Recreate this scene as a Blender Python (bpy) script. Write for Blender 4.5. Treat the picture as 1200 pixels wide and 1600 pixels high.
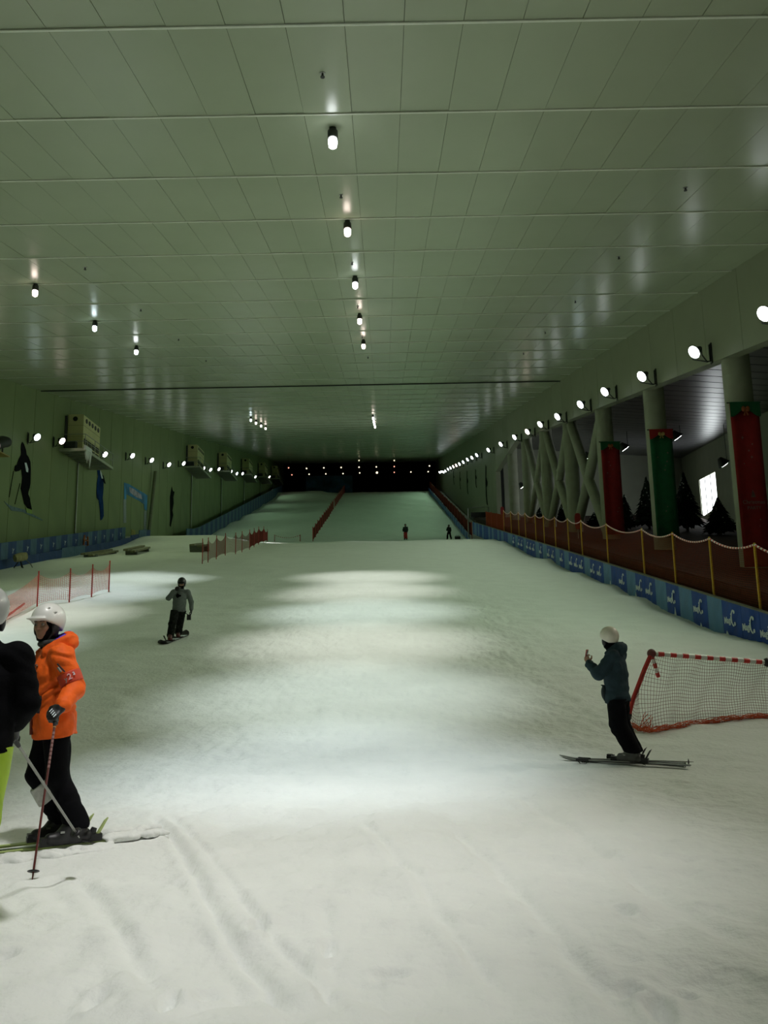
import bpy, bmesh, math, random
import numpy as np
from mathutils import Vector, Matrix

for o in list(bpy.data.objects):
    bpy.data.objects.remove(o, do_unlink=True)
SC = bpy.context.scene
COL = SC.collection
random.seed(7)
RNG = np.random.default_rng(11)

# ------------------------------------------------------------------ camera
CAM_Z = 1.45
F_PX = 1300.0
PITCH = math.atan(226.0 / F_PX)
ROLL = math.radians(-1.1)
cam_d = bpy.data.cameras.new('camera')
cam_d.sensor_fit = 'VERTICAL'
cam_d.sensor_height = 36.0
cam_d.lens = F_PX / 1600.0 * 36.0
cam_d.clip_start = 0.05
cam_d.clip_end = 600
cam = bpy.data.objects.new('camera', cam_d)
COL.objects.link(cam)
CAM_M = (Matrix.Translation((0, 0, CAM_Z)) @ Matrix.Rotation(math.pi / 2 + PITCH, 4, 'X')
         @ Matrix.Rotation(ROLL, 4, 'Z'))
cam.matrix_world = CAM_M
SC.camera = cam

# ------------------------------------------------------------------ world, exposure
w = bpy.data.worlds.new('world')
SC.world = w
w.use_nodes = True
w.node_tree.nodes['Background'].inputs[0].default_value = (0.05, 0.06, 0.05, 1)
w.node_tree.nodes['Background'].inputs[1].default_value = 0.1
vs = SC.view_settings
vs.view_transform = 'Standard'
vs.look = 'None'
vs.gamma = 1.0
vs.use_curve_mapping = False
vs.exposure = -0.42
SC.cycles.adaptive_threshold = 0.025
SC.cycles.max_bounces = 5
SC.cycles.diffuse_bounces = 4
SC.cycles.glossy_bounces = 3
SC.cycles.light_sampling_threshold = 0.02

# lamp settings used by the lamp builders
CENTRE_POWER = 3400.0
FLOOD_POWER = 1150.0
LEFT_FLOOD_POWER = 560.0

# hall: the ceiling, walls and piste run up along one axis through the camera
T = 0.196                 # rise per metre of the hall
H_CEIL = 7.34             # ceiling above the axis
X_L, X_R = -22.3, 11.7
Y_END, Y_START = 182.0, -9.0


def axis(y):
    return CAM_Z + T * y


# ------------------------------------------------------------------ pixel -> ray
R3 = CAM_M.to_3x3()


def ray(px, py):
    v = Vector(((px - 600) / F_PX, -(py - 800) / F_PX, -1.0))
    return R3 @ v


def at_x(px, py, X):
    d = ray(px, py)
    t = X / d.x
    return Vector((X, d.y * t, CAM_Z + d.z * t))


def at_y(px, py, Y):
    d = ray(px, py)
    t = Y / d.y
    return Vector((d.x * t, Y, CAM_Z + d.z * t))


def at_rel(px, py, rel):
    """point on the plane parallel to the hall axis, rel above it"""
    d = ray(px, py)
    t = rel / (d.z - T * d.y)
    return Vector((d.x * t, d.y * t, CAM_Z + d.z * t))


# ------------------------------------------------------------------ value noise + ground
_tab = RNG.random((256, 256))


def vnoise(x, y):
    x = np.asarray(x, float); y = np.asarray(y, float)
    xi = np.floor(x).astype(int); yi = np.floor(y).astype(int)
    fx = x - xi; fy = y - yi
    fx = fx * fx * (3 - 2 * fx); fy = fy * fy * (3 - 2 * fy)
    a = _tab[xi & 255, yi & 255]; b = _tab[(xi + 1) & 255, yi & 255]
    c = _tab[xi & 255, (yi + 1) & 255]; d = _tab[(xi + 1) & 255, (yi + 1) & 255]
    return (a * (1 - fx) + b * fx) * (1 - fy) + (c * (1 - fx) + d * fx) * fy - 0.5


def smax(a, w):
    return (a + np.sqrt(a * a + w * w)) / 2


def sstep(x, a, b):
    t = np.clip((x - a) / (b - a), 0, 1)
    return t * t * (3 - 2 * t)


_yk = np.array([-20, 64, 68, 90, 166, 171, 200.0])
_rk = np.array([-3.85, -3.85, -3.95, -5.25, 0.55, 0.35, -5.0])
_ys = np.arange(-20, 200, 0.25)
_rs = np.interp(_ys, _yk, _rk)
_ker = np.ones(21) / 21
_rs2 = np.convolve(np.pad(_rs, 10, mode='edge'), _ker, 'valid')

FLAT = []         # (x,y,r) where people stand: trodden smooth
GROOVES = []      # (x0,y0,x1,y1,depth,width)
DENTS = []        # (x,y,depth,rx,ry)


def ground(x, y, fine=True):
    x = np.asarray(x, float); y = np.asarray(y, float)
    rel = np.interp(y, _ys, _rs2)
    z = smax(axis(y) + rel, 0.4)
    z = np.where(y < 60, z, axis(y) + rel)
    far = sstep(y, 14, 40)
    # park lane on the left side
    lane = sstep(-x, 9.0, 12.5) * sstep(y, 20, 34)
    mid = 1 - sstep(y, 84, 92)
    z = z + lane * mid * (0.18 + 0.62 * np.exp(-((y - 70.5) / 5.0) ** 2) * sstep(-x, 11, 15))
    z = z + lane * sstep(y, 90, 100) * (0.4 * vnoise(x * 0.12 + 3, y * 0.10 + 9) + 0.5 * vnoise(x * .22, y * .3 + 5))
    z = z + lane * 0.5 * np.exp(-((y - 160) / 4.0) ** 2)
    # broad waves
    z = z + (0.05 + 0.10 * far) * vnoise(x * 0.25 + 40, y * 0.22 + 17)
    z = z + 0.05 * far * vnoise(x * 0.7 + 4, y * 0.5 + 7)
    # snow banked along the right barrier
    bank = np.exp(-((x - 9.6) / 1.3) ** 2) * sstep(y, 12, 18)
    z = z + bank * (-0.10 + 0.35 * vnoise(x * 0.8, y * 0.55 + 3)) * mid
    if fine:
        near = 1 - sstep(y, 22, 45)
        for (cx, cy, cr) in FLAT:
            near = near * (1 - 0.9 * np.exp(-(((x - cx) ** 2 + (y - cy) ** 2) / cr ** 2) ** 2))
        z = z + near * (0.05 * vnoise(x * 1.1 + 7, y * 1.6 + 2) + 0.045 * vnoise(x * 2.9 + 1, y * 2.3 + 8)
                        + 0.036 * vnoise(x * 7.3, y * 5.9 + 4) + 0.016 * vnoise(x * 17 + 5, y * 15))
        crumb = np.maximum(vnoise(x * 0.9 + 60, y * 0.9 + 30), 0)
        z = z + near * crumb * 0.06 * np.maximum(vnoise(x * 9 + 30, y * 8 + 3), 0)
        for (x0, y0, x1, y1, dep, wd) in GROOVES:
            dx, dy = x1 - x0, y1 - y0
            L = math.hypot(dx, dy)
            t = ((x - x0) * dx + (y - y0) * dy) / L
            s = ((x - x0) * dy - (y - y0) * dx) / L + 0.04 * np.sin(t * 1.3)
            m = sstep(t, 0, 0.4) * (1 - sstep(t, L - 0.4, L))
            z = z - m * dep * (np.exp(-(s / wd) ** 2) - 0.55 * np.exp(-((s - 2 * wd) / wd) ** 2)
                               - 0.4 * np.exp(-((s + 2 * wd) / wd) ** 2))
        for (cx, cy, dep, rx, ry) in DENTS:
            q = ((x - cx) / rx) ** 2 + ((y - cy) / ry) ** 2
            z = z - dep * (np.exp(-q * q) - 0.35 * np.exp(-((np.sqrt(q) - 1.7) / 0.5) ** 2))
    return z


def gz(x, y, fine=False):
    return float(ground(np.array([x]), np.array([y]), fine)[0])


def on_ground(px, py):
    d = ray(px, py)
    ts = np.linspace(2.0, 190, 6000)
    X = d.x * ts; Y = d.y * ts; Z = CAM_Z + d.z * ts
    below = Z < ground(X, Y, False)
    i = int(np.argmax(below)) if below.any() else len(ts) - 1
    t = ts[i]
    return Vector((d.x * t, d.y * t, gz(d.x * t, d.y * t)))


def flat_px(px, py):
    return on_ground(px, py)


for (a, b, dep, wd) in [((235, 1275), (470, 1600), 0.016, 0.035), ((262, 1275), (560, 1600), 0.012, 0.03),
                        ((700, 1290), (1010, 1600), 0.012, 0.05), ((500, 1400), (505, 1600), 0.008, 0.04),
                        ((120, 1370), (265, 1600), 0.014, 0.05), ((800, 1240), (1200, 1500), 0.010, 0.06),
                        ((560, 1280), (840, 1600), 0.010, 0.04)]:
    p, q = on_ground(*a), on_ground(*b)
    GROOVES.append((p.x, p.y, q.x, q.y, dep * 2.0, wd))
for (px, py, dep, rx, ry) in [(402, 1455, 0.035, .05, .10), (512, 1490, 0.035, .04, .11), (322, 1560, 0.03, .06, .06),
                              (610, 1525, 0.03, .09, .06), (1030, 1578, 0.035, .06, .12), (985, 1548, 0.025, .07, .07),
                              (262, 1575, 0.03, .04, .10), (975, 1425, 0.025, .07, .08), (490, 1395, 0.02, .05, .08),
                              (1070, 1555, 0.025, .05, .06), (150, 1560, .025, .05, .1), (8, 1490, .03, .06, .06)]:
    p = on_ground(px, py)
    DENTS.append((p.x, p.y, dep * 1.7, rx * .8, ry * .8))
for (px, py, r_) in ((98, 1322, 1.0), (983, 1194, 1.0), (272, 1000, 0.9)):
    p = on_ground(px, py)
    FLAT.append((p.x, p.y, r_))

# ------------------------------------------------------------------ materials
MATS = {}


def mat(name, col, rough=0.6, metal=0.0, var=0.12, scale=6.0, bump=0.0, bscale=30.0, emit=None, estr=0.0,
        spec=0.5, coat=0.0, alpha=1.0, trans=0.0):
    if name in MATS:
        return MATS[name]
    m = bpy.data.materials.new(name)
    m.use_nodes = True
    nt = m.node_tree
    b = nt.nodes['Principled BSDF']
    tc = nt.nodes.new('ShaderNodeTexCoord')
    if var > 0:
        n = nt.nodes.new('ShaderNodeTexNoise')
        n.inputs['Scale'].default_value = scale
        n.inputs['Detail'].default_value = 5
        nt.links.new(tc.outputs['Object'], n.inputs['Vector'])
        r = nt.nodes.new('ShaderNodeValToRGB')
        c = np.array(col)
        r.color_ramp.elements[0].position = 0.3
        r.color_ramp.elements[1].position = 0.7
        r.color_ramp.elements[0].color = (*np.clip(c * (1 - var), 0, 1), 1)
        r.color_ramp.elements[1].color = (*np.clip(c * (1 + var), 0, 1), 1)
        nt.links.new(n.outputs['Fac'], r.inputs['Fac'])
        nt.links.new(r.outputs['Color'], b.inputs['Base Color'])
    else:
        b.inputs['Base Color'].default_value = (*col, 1)
    b.inputs['Roughness'].default_value = rough
    b.inputs['Metallic'].default_value = metal
    b.inputs['Specular IOR Level'].default_value = spec
    b.inputs['Coat Weight'].default_value = coat
    if trans:
        b.inputs['Transmission Weight'].default_value = trans
    if emit:
        b.inputs['Emission Color'].default_value = (*emit, 1)
        b.inputs['Emission Strength'].default_value = estr
    if bump > 0:
        n2 = nt.nodes.new('ShaderNodeTexNoise')
        n2.inputs['Scale'].default_value = bscale
        n2.inputs['Detail'].default_value = 6
        nt.links.new(tc.outputs['Object'], n2.inputs['Vector'])
        bp = nt.nodes.new('ShaderNodeBump')
        bp.inputs['Strength'].default_value = bump
        bp.inputs['Distance'].default_value = 0.02
        nt.links.new(n2.outputs['Fac'], bp.inputs['Height'])
        nt.links.new(bp.outputs['Normal'], b.inputs['Normal'])
    MATS[name] = m
    return m


M_SNOW = mat('snow', (0.80, 0.82, 0.79), 0.75, var=0.03, scale=1.5, bump=1.0, bscale=13.0, spec=0.2)
M_CEIL = mat('ceiling_panel', (0.415, 0.47, 0.335), 0.27, var=0.05, scale=0.5, spec=0.4, bump=0.03, bscale=1.2)
M_STRIP = mat('joint_strip', (0.72, 0.76, 0.64), 0.45, var=0.05)
M_DARKGAP = mat('dark_gap', (0.03, 0.035, 0.03), 0.8, var=0.1)
M_WALL = mat('wall_panel', (0.205, 0.26, 0.115), 0.6, var=0.07, scale=0.4, spec=0.3)
M_BEAM = mat('beam_panel', (0.28, 0.305, 0.21), 0.6, var=0.05, scale=0.4, spec=0.3)
M_CONC = mat('column_concrete', (0.30, 0.32, 0.235), 0.75, var=0.08, scale=2.0, bump=0.1)
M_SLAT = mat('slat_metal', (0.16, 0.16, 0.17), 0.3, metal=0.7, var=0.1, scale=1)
M_SIDEWALL = mat('side_wall', (0.34, 0.36, 0.28), 0.8, var=0.06, scale=0.6, spec=0.2)
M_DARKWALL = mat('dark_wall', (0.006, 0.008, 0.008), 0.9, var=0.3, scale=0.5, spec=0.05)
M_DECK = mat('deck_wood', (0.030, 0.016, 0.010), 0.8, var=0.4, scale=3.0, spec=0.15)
M_BLUE = mat('pad_blue', (0.002, 0.055, 0.36), 0.6, var=0.15, scale=3, bump=0.15, bscale=5)
M_LBLUE = mat('pad_light_blue', (0.10, 0.24, 0.46), 0.6, var=0.1, scale=3, bump=0.12, bscale=5)
M_NAVY = mat('banner_navy', (0.012, 0.045, 0.16), 0.65, var=0.15, scale=2)
M_SLATE = mat('banner_slate', (0.06, 0.13, 0.20), 0.65, var=0.12, scale=2)
M_PRINT = mat('print_white', (0.72, 0.80, 0.85), 0.6, var=0.04)
M_RAIL = mat('rail_board', (0.16, 0.16, 0.10), 0.6, var=0.2, scale=5)
M_YELLOW = mat('post_yellow', (0.62, 0.36, 0.02), 0.5, var=0.12, scale=10)
M_ORNET = mat('net_orange', (0.24, 0.038, 0.010), 0.8, var=0.1, spec=0.2)
M_REDNET = mat('net_red', (0.60, 0.06, 0.04), 0.7, var=0.1)
M_FARNET = mat('net_far', (.15, .030, .020), .8, var=.2, spec=.1)
M_REDPOST = mat('post_red', (0.42, 0.03, 0.02), 0.5, var=0.15, scale=8)
M_RED = mat('red_plastic', (0.60, 0.035, 0.03), 0.4, var=0.1)
M_WHITE = mat('white_plastic', (0.80, 0.80, 0.76), 0.4, var=0.04)
M_BLACK = mat('black_plastic', (0.012, 0.012, 0.013), 0.45, var=0.2)
M_METAL = mat('lamp_metal', (0.05, 0.055, 0.05), 0.5, metal=0.6, var=0.2)
M_GREY = mat('grey_metal', (0.35, 0.36, 0.34), 0.4, metal=0.8, var=0.1)
M_ACBOX = mat('cooler_casing', (0.62, 0.60, 0.30), 0.55, var=0.07, scale=1.5)
M_ICE = mat('ice', (0.80, 0.85, 0.82), 0.25, var=0.04)
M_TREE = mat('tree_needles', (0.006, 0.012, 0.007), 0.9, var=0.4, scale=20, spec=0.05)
M_TRUNK = mat('tree_trunk', (0.05, 0.03, 0.02), 0.9, var=0.3)
M_BANRED = mat('banner_red', (0.27, 0.006, 0.006), 0.8, var=0.15, scale=4)
M_BANGRN = mat('banner_green', (0.004, 0.10, 0.036), 0.8, var=0.15, scale=4)
M_GOLD = mat('print_gold', (0.45, 0.30, 0.10), 0.6, var=0.1)
M_DIMPRINT = mat('print_dim', (0.26, 0.14, 0.13), 0.7, var=0.1)
M_WINDOW = mat('daylight_glass', (0.9, 0.9, 0.9), 0.3, var=0, emit=(0.95, 1.0, 1.0), estr=6.0)
M_GLOW_W = mat('lamp_glow_white', (1, 1, 1), 0.3, var=0, emit=(0.95, 1.0, 1.0), estr=14)
M_GLOW_C = mat('lamp_glow_cool', (1, 1, 1), 0.3, var=0, emit=(0.80, 0.95, 1.0), estr=14)
M_GLOW_P = mat('lamp_glow_warm', (1, 1, 1), 0.3, var=0, emit=(1.0, 0.80, 0.70), estr=14)
M_GLOW_Y = mat('lamp_glow_small', (1, 1, 1), 0.3, var=0, emit=(1.0, 0.85, 0.55), estr=3)
M_GLOW_R = mat('lamp_glow_small_red', (1, 1, 1), 0.3, var=0, emit=(1.0, 0.40, 0.28), estr=2)

# ------------------------------------------------------------------ object helpers


def tag(o, label=None, cat=None, group=None, kind=None):
    if label: o['label'] = label
    if cat: o['category'] = cat
    if group: o['group'] = group
    if kind: o['kind'] = kind
    return o


def empty(name, loc=(0, 0, 0), rz=0.0):
    o = bpy.data.objects.new(name, None)
    o.empty_display_size = 0.2
    COL.objects.link(o)
    o.location = loc
    o.rotation_euler = (0, 0, rz)
    return o


def link(name, me, parent=None, loc=None):
    o = bpy.data.objects.new(name, me)
    COL.objects.link(o)
    if parent: o.parent = parent
    if loc is not None: o.location = loc
    return o


class MB:
    """collects simple shapes into one mesh"""

    def __init__(self):
        self.v = []; self.f = []; self.mi = []; self.cur = 0; self.smooth = []

    def add(self, verts, faces, smooth=False):
        n = len(self.v)
        self.v.extend([tuple(p) for p in verts])
        for f in faces:
            self.f.append(tuple(i + n for i in f)); self.mi.append(self.cur); self.smooth.append(smooth)

    def box(self, c, s, R=None):
        hx, hy, hz = s[0] / 2, s[1] / 2, s[2] / 2
        pts = [Vector((x, y, z)) for x in (-hx, hx) for y in (-hy, hy) for z in (-hz, hz)]
        if R is not None: pts = [R @ p for p in pts]
        c = Vector(c)
        self.add([p + c for p in pts],
                 [(0, 1, 3, 2), (4, 6, 7, 5), (0, 4, 5, 1), (2, 3, 7, 6), (0, 2, 6, 4), (1, 5, 7, 3)])
        return self

    def hexa(self, p8):
        self.add(p8, [(0, 1, 3, 2), (4, 6, 7, 5), (0, 4, 5, 1), (2, 3, 7, 6), (0, 2, 6, 4), (1, 5, 7, 3)])
        return self

    def tube(self, pts, r, n=8, caps=True, smooth=True):
        pts = [Vector(p) for p in pts]
        rs = r if isinstance(r, (list, tuple)) else [r] * len(pts)
        ring = []
        prev = None
        for i, p in enumerate(pts):
            d = (pts[min(i + 1, len(pts) - 1)] - pts[max(i - 1, 0)])
            if d.length < 1e-9: d = Vector((0, 0, 1))
            d.normalize()
            if prev is None:
                a = Vector((0, 0, 1)) if abs(d.z) < 0.9 else Vector((1, 0, 0))
                u = d.cross(a).normalized()
            else:
                u = (prev - d * prev.dot(d))
                u = u.normalized() if u.length > 1e-6 else d.orthogonal().normalized()
            prev = u
            v = d.cross(u)
            ring.append([p + (u * math.cos(2 * math.pi * k / n) + v * math.sin(2 * math.pi * k / n)) * rs[i]
                         for k in range(n)])
        vs_ = [q for rr in ring for q in rr]
        fs = []
        for i in range(len(pts) - 1):
            for k in range(n):
                k2 = (k + 1) % n
                fs.append((i * n + k, i * n + k2, (i + 1) * n + k2, (i + 1) * n + k))
        self.add(vs_, fs, smooth)
        if caps:
            self.add(ring[0], [tuple(range(n))[::-1]])
            self.add(ring[-1], [tuple(range(n))])
        return self

    def prism(self, poly, off):
        """poly: list of Vector, extruded by off"""
        n = len(poly)
        off = Vector(off)
        a = [Vector(p) for p in poly]; b = [p + off for p in a]
        self.add(a + b, [tuple(range(n))[::-1], tuple(range(n, 2 * n))] +
                 [(i, (i + 1) % n, n + (i + 1) % n, n + i) for i in range(n)])
        return self

    def sphere(self, c, r, nu=10, nv=7, R=None):
        r = r if isinstance(r, (tuple, list)) else (r, r, r)
        c = Vector(c)
        vs_ = []
        for j in range(nv + 1):
            th = math.pi * j / nv
            for i in range(nu):
                ph = 2 * math.pi * i / nu
                p = Vector((r[0] * math.sin(th) * math.cos(ph), r[1] * math.sin(th) * math.sin(ph), r[2] * math.cos(th)))
                if R is not None: p = R @ p
                vs_.append(c + p)
        fs = []
        for j in range(nv):
            for i in range(nu):
                i2 = (i + 1) % nu
                fs.append((j * nu + i, (j + 1) * nu + i, (j + 1) * nu + i2, j * nu + i2))
        self.add(vs_, fs, True)
        return self

    def mesh(self, name, mats):
        me = bpy.data.meshes.new(name)
        me.from_pydata(self.v, [], self.f)
        for m in (mats if isinstance(mats, (list, tuple)) else [mats]):
            me.materials.append(m)
        me.polygons.foreach_set('material_index', self.mi)
        me.polygons.foreach_set('use_smooth', self.smooth)
        bm = bmesh.new(); bm.from_mesh(me)
        bmesh.ops.recalc_face_normals(bm, faces=bm.faces)
        bm.to_mesh(me); bm.free()
        me.update()
        return me

    def build(self, name, mats, parent=None, loc=None):
        return link(name, self.mesh(name, mats), parent, loc)


def copy_tree(o, parent=None):
    c = o.copy()
    COL.objects.link(c)
    c.parent = parent
    for ch in [x for x in o.children]:
        copy_tree(ch, c)
    return c


def text_mesh(body, size, mat_, extrude=0.004, bold=0.0, shear=0.0):
    cu = bpy.data.curves.new('lettering', 'FONT')
    cu.body = body
    cu.size = size
    cu.extrude = extrude
    cu.offset = bold
    cu.shear = shear
    cu.align_x = 'CENTER'
    cu.align_y = 'CENTER'
    cu.resolution_u = 3
    ob = bpy.data.objects.new('lettering', cu)
    COL.objects.link(ob)
    dg = bpy.context.evaluated_depsgraph_get()
    me = bpy.data.meshes.new_from_object(ob.evaluated_get(dg))
    bpy.data.objects.remove(ob)
    me.materials.clear()
    me.materials.append(mat_)
    return me


# ================================================================== SNOW
def growth(a, b, s0, g, smx):
    out = [a]; s = s0
    sg = 1 if b > a else -1
    while sg * (b - out[-1]) > 0:
        out.append(out[-1] + sg * s); s = min(s * g, smx)
    out[-1] = b
    return out


xs = sorted(set(growth(-3, -23.9, 0.028, 1.05, 0.45)[::-1] + list(np.arange(-2.975, 3.0, 0.026)) + growth(3, 11.6, 0.028, 1.05, 0.4)))
ys_ = growth(Y_START, 2.4, 0.4, 1.0, 0.4)[:-1]
y = 2.4
while y < Y_END:
    ys_.append(y); y += max(0.018, y * 0.0058)
ys_.append(Y_END)
GX, GY = np.meshgrid(np.array(xs), np.array(ys_))
GZ = ground(GX, GY)
co = np.stack([GX.ravel(), GY.ravel(), GZ.ravel()], 1).astype(np.float32)
nr, nc = GX.shape
ii = (np.arange(nr - 1)[:, None] * nc + np.arange(nc - 1)[None, :]).ravel()
quads = np.stack([ii, ii + 1, ii + nc + 1, ii + nc], 1).astype(np.int32)


def np_mesh(name, co, quads, mats, smooth=True):
    me = bpy.data.meshes.new(name)
    me.vertices.add(len(co)); me.vertices.foreach_set('co', np.asarray(co, np.float32).ravel())
    k = quads.shape[1]
    me.loops.add(quads.size); me.loops.foreach_set('vertex_index', quads.astype(np.int32).ravel())
    me.polygons.add(len(quads))
    me.polygons.foreach_set('loop_start', np.arange(len(quads), dtype=np.int32) * k)
    me.polygons.foreach_set('use_smooth', np.full(len(quads), smooth))
    for m in (mats if isinstance(mats, (list, tuple)) else [mats]):
        me.materials.append(m)
    me.update(calc_edges=True)
    me.validate()
    return me


floor = link('floor', np_mesh('floor', co, quads, M_SNOW))
tag(floor, 'wide white snow piste climbing up through the hall', 'snow slope', kind='structure')

# ================================================================== CEILING
PW, PL = 0.91, 2.93
ceiling = empty('ceiling', (0, 0, 0))
tag(ceiling, 'greenish white sandwich panel ceiling following the slope', 'ceiling', kind='structure')


def shear_box(x0, x1, y0, y1, r0, r1, yref=0.0):
    """box whose long axis follows the hall; r0,r1 are heights above the axis"""
    p = []
    for x in (x0, x1):
        for yy in (y0, y1):
            for r in (r0, r1):
                p.append((x, yy, T * (yy - yref) + r))
    return p


pm = MB().hexa(shear_box(0.0035, PW - 0.0035, 0.012, PL - 0.012, 0.0, 0.06)).mesh('ceiling_panel', M_CEIL)
ncol = int(math.ceil((X_R - X_L) / PW))
rows = int(math.ceil((Y_END - Y_START) / PL)) + 1
Y_ROW0 = 11.26 - 8 * PL
rest = MB()
cnt = 0
for r in range(rows):
    y0 = Y_ROW0 + r * PL
    if y0 > Y_END: break
    for c in range(ncol):
        x0 = X_L + c * PW
        if y0 > 9.5 and cnt < 296:
            o = link('panel', pm, ceiling, (x0, y0, axis(y0) + H_CEIL))
            o.rotation_euler = (random.gauss(0, 0.0012), random.gauss(0, 0.0015), 0)
            cnt += 1
        else:
            dz = random.uniform(0, 0.006)
            rest.hexa([(x + x0, yy + y0, z + axis(y0) + H_CEIL + dz) for (x, yy, z) in
                       shear_box(0.005, min(PW, X_R - x0) - 0.005, 0.012, PL - 0.012, 0.0, 0.06)])
tag(rest.build('panel', M_CEIL, ceiling), kind='stuff')
MB().hexa([(x, yy, z + axis(0) + H_CEIL) for (x, yy, z) in
           shear_box(X_L - 0.3, X_R + 0.3, Y_START - 20, Y_END + 3, 0.075, 0.2)]).build('backing', mat('ceiling_backing', (.16, .18, .13), .8), ceiling)
sm = MB().hexa(shear_box(X_L, X_R, -0.028, 0.028, -0.022, 0.0)).mesh('joint_strip', M_STRIP)
for r in range(rows + 1):
    y0 = Y_ROW0 + r * PL
    if y0 < 8 or y0 > Y_END: continue
    if 50.0 < y0 < 53.2:
        MB().hexa(shear_box(X_L, X_R, -0.09, 0.09, -0.06, 0.0)).build('expansion_joint', M_DARKGAP, ceiling, (0, y0, axis(y0) + H_CEIL))
    else:
        link('joint_strip', sm, ceiling, (0, y0, axis(y0) + H_CEIL))

# ================================================================== WALLS
wl = empty('wall_left')
tag(wl, 'green lit left wall of tall sandwich panels', 'wall', kind='structure')
WP = 2.95
wm = MB().hexa(shear_box(-0.12, 0.0, 0.02, WP - 0.02, -9.5, H_CEIL + 0.05)).mesh('panel', M_WALL)
n = int((Y_END - Y_START) / WP) + 1
for i in range(n):
    y0 = 48.56 - 19 * WP + i * WP
    if y0 > Y_END: break
    link('panel', wm, wl, (X_L, y0, axis(y0)))
MB().hexa([(x + X_L, yy, z + axis(0)) for (x, yy, z) in shear_box(-0.3, -0.13, Y_START - 2, Y_END + 2, -10, H_CEIL + .1)]) \
    .build('backing', M_DARKGAP, wl)

wr = empty('wall_right')
tag(wr, 'pale right wall, an open beam on columns that closes higher up the slope', 'wall', kind='structure')
Y_OPEN = 84.0
B_LOW = 4.52
bm_ = MB().hexa(shear_box(0, 0.5, 0.012, WP - 0.012, B_LOW, H_CEIL + 0.05)).mesh('beam_panel', M_BEAM)
wm2 = MB().hexa(shear_box(0, 0.5, 0.02, WP - 0.02, -9.5, H_CEIL + 0.05)).mesh('panel', M_BEAM)
for i in range(80):
    y0 = 25.6 - 11 * WP + i * WP
    if y0 > Y_END: break
    if y0 + WP <= Y_OPEN + 1.5:
        link('beam_panel', bm_, wr, (X_R, y0, axis(y0)))
    else:
        link('panel', wm2, wr, (X_R, y0, axis(y0)))
MB().hexa([(x + X_R, yy, z + axis(0)) for (x, yy, z) in shear_box(0.02, 0.48, Y_START - 2, Y_END + 2, B_LOW + .02, H_CEIL + .1)]) \
    .build('backing', M_DARKGAP, wr)
# sloping corner of the opening
yo = 25.6 + 20 * WP
MB().prism([Vector((X_R + 0.01, 71.5, axis(71.5) + B_LOW + .01)), Vector((X_R + 0.01, yo + .05, axis(yo) + B_LOW + .01)),
            Vector((X_R + 0.01, yo + .05, axis(yo) + 2.15))], (0.48, 0, 0)).build('corner_gusset', M_BEAM, wr)

wb = empty('wall_back', (0, Y_END, 0))
tag(wb, 'dark unlit end wall at the top of the piste', 'wall', kind='structure')
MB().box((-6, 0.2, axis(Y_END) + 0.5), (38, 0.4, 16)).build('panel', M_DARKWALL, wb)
mural = MB()
a = at_y(478, 744, Y_END - 0.1); b = at_y(551, 772, Y_END - 0.1)
mural.prism([Vector((a.x, Y_END - .03, a.z)), Vector((b.x, Y_END - .03, a.z)), Vector((b.x, Y_END - .03, b.z)), Vector((a.x, Y_END - .03, b.z))], (0, -0.03, 0))
mo = mural.build('mural_panel', mat('mural_blue', (0.10, 0.30, 0.50), 0.7, var=0.6, scale=0.35))
tag(mo, 'dark blue mural panel on the end wall above the piste', 'mural')
wf = MB().box((-6, Y_START - 0.2, 4.5), (38, 0.4, 16)).build('wall_front', M_WALL)
tag(wf, 'panel wall closing the bottom of the hall', 'wall', kind='structure')

# ================================================================== SIDE HALL (behind the columns)
D_REL = -2.68
deck = empty('floor_walkway')
tag(deck, 'dark brown timber walkway and terrace behind the orange net', 'walkway', kind='structure')
PLW = 0.22
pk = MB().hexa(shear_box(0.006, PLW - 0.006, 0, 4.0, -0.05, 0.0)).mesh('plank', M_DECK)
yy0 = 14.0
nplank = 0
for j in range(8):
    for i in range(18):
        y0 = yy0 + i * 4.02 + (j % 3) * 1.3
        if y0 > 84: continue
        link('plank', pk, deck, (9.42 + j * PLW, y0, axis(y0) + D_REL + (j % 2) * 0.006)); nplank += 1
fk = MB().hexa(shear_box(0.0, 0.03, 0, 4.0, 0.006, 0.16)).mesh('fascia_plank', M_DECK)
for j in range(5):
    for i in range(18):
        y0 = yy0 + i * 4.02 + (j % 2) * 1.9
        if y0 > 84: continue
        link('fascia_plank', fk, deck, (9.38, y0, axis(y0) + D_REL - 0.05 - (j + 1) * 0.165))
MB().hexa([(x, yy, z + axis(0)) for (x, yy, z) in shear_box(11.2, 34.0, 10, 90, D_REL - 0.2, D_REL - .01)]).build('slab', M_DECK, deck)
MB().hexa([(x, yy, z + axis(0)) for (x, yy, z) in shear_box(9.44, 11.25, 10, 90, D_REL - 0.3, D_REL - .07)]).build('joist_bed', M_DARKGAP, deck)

sc_ = empty('ceiling_side_hall')
tag(sc_, 'dark metal slat ceiling over the side hall', 'ceiling', kind='structure')
KX = 0.079
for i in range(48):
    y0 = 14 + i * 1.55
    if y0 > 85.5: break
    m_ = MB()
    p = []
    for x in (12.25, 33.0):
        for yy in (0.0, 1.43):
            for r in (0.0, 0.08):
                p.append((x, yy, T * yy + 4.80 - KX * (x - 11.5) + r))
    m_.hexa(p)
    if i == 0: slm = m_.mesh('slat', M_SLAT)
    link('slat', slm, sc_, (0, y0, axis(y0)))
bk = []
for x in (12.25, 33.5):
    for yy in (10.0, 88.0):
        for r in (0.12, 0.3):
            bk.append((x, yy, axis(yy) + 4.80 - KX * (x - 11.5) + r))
MB().hexa(bk).build('backing', M_DARKGAP, sc_)
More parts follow.
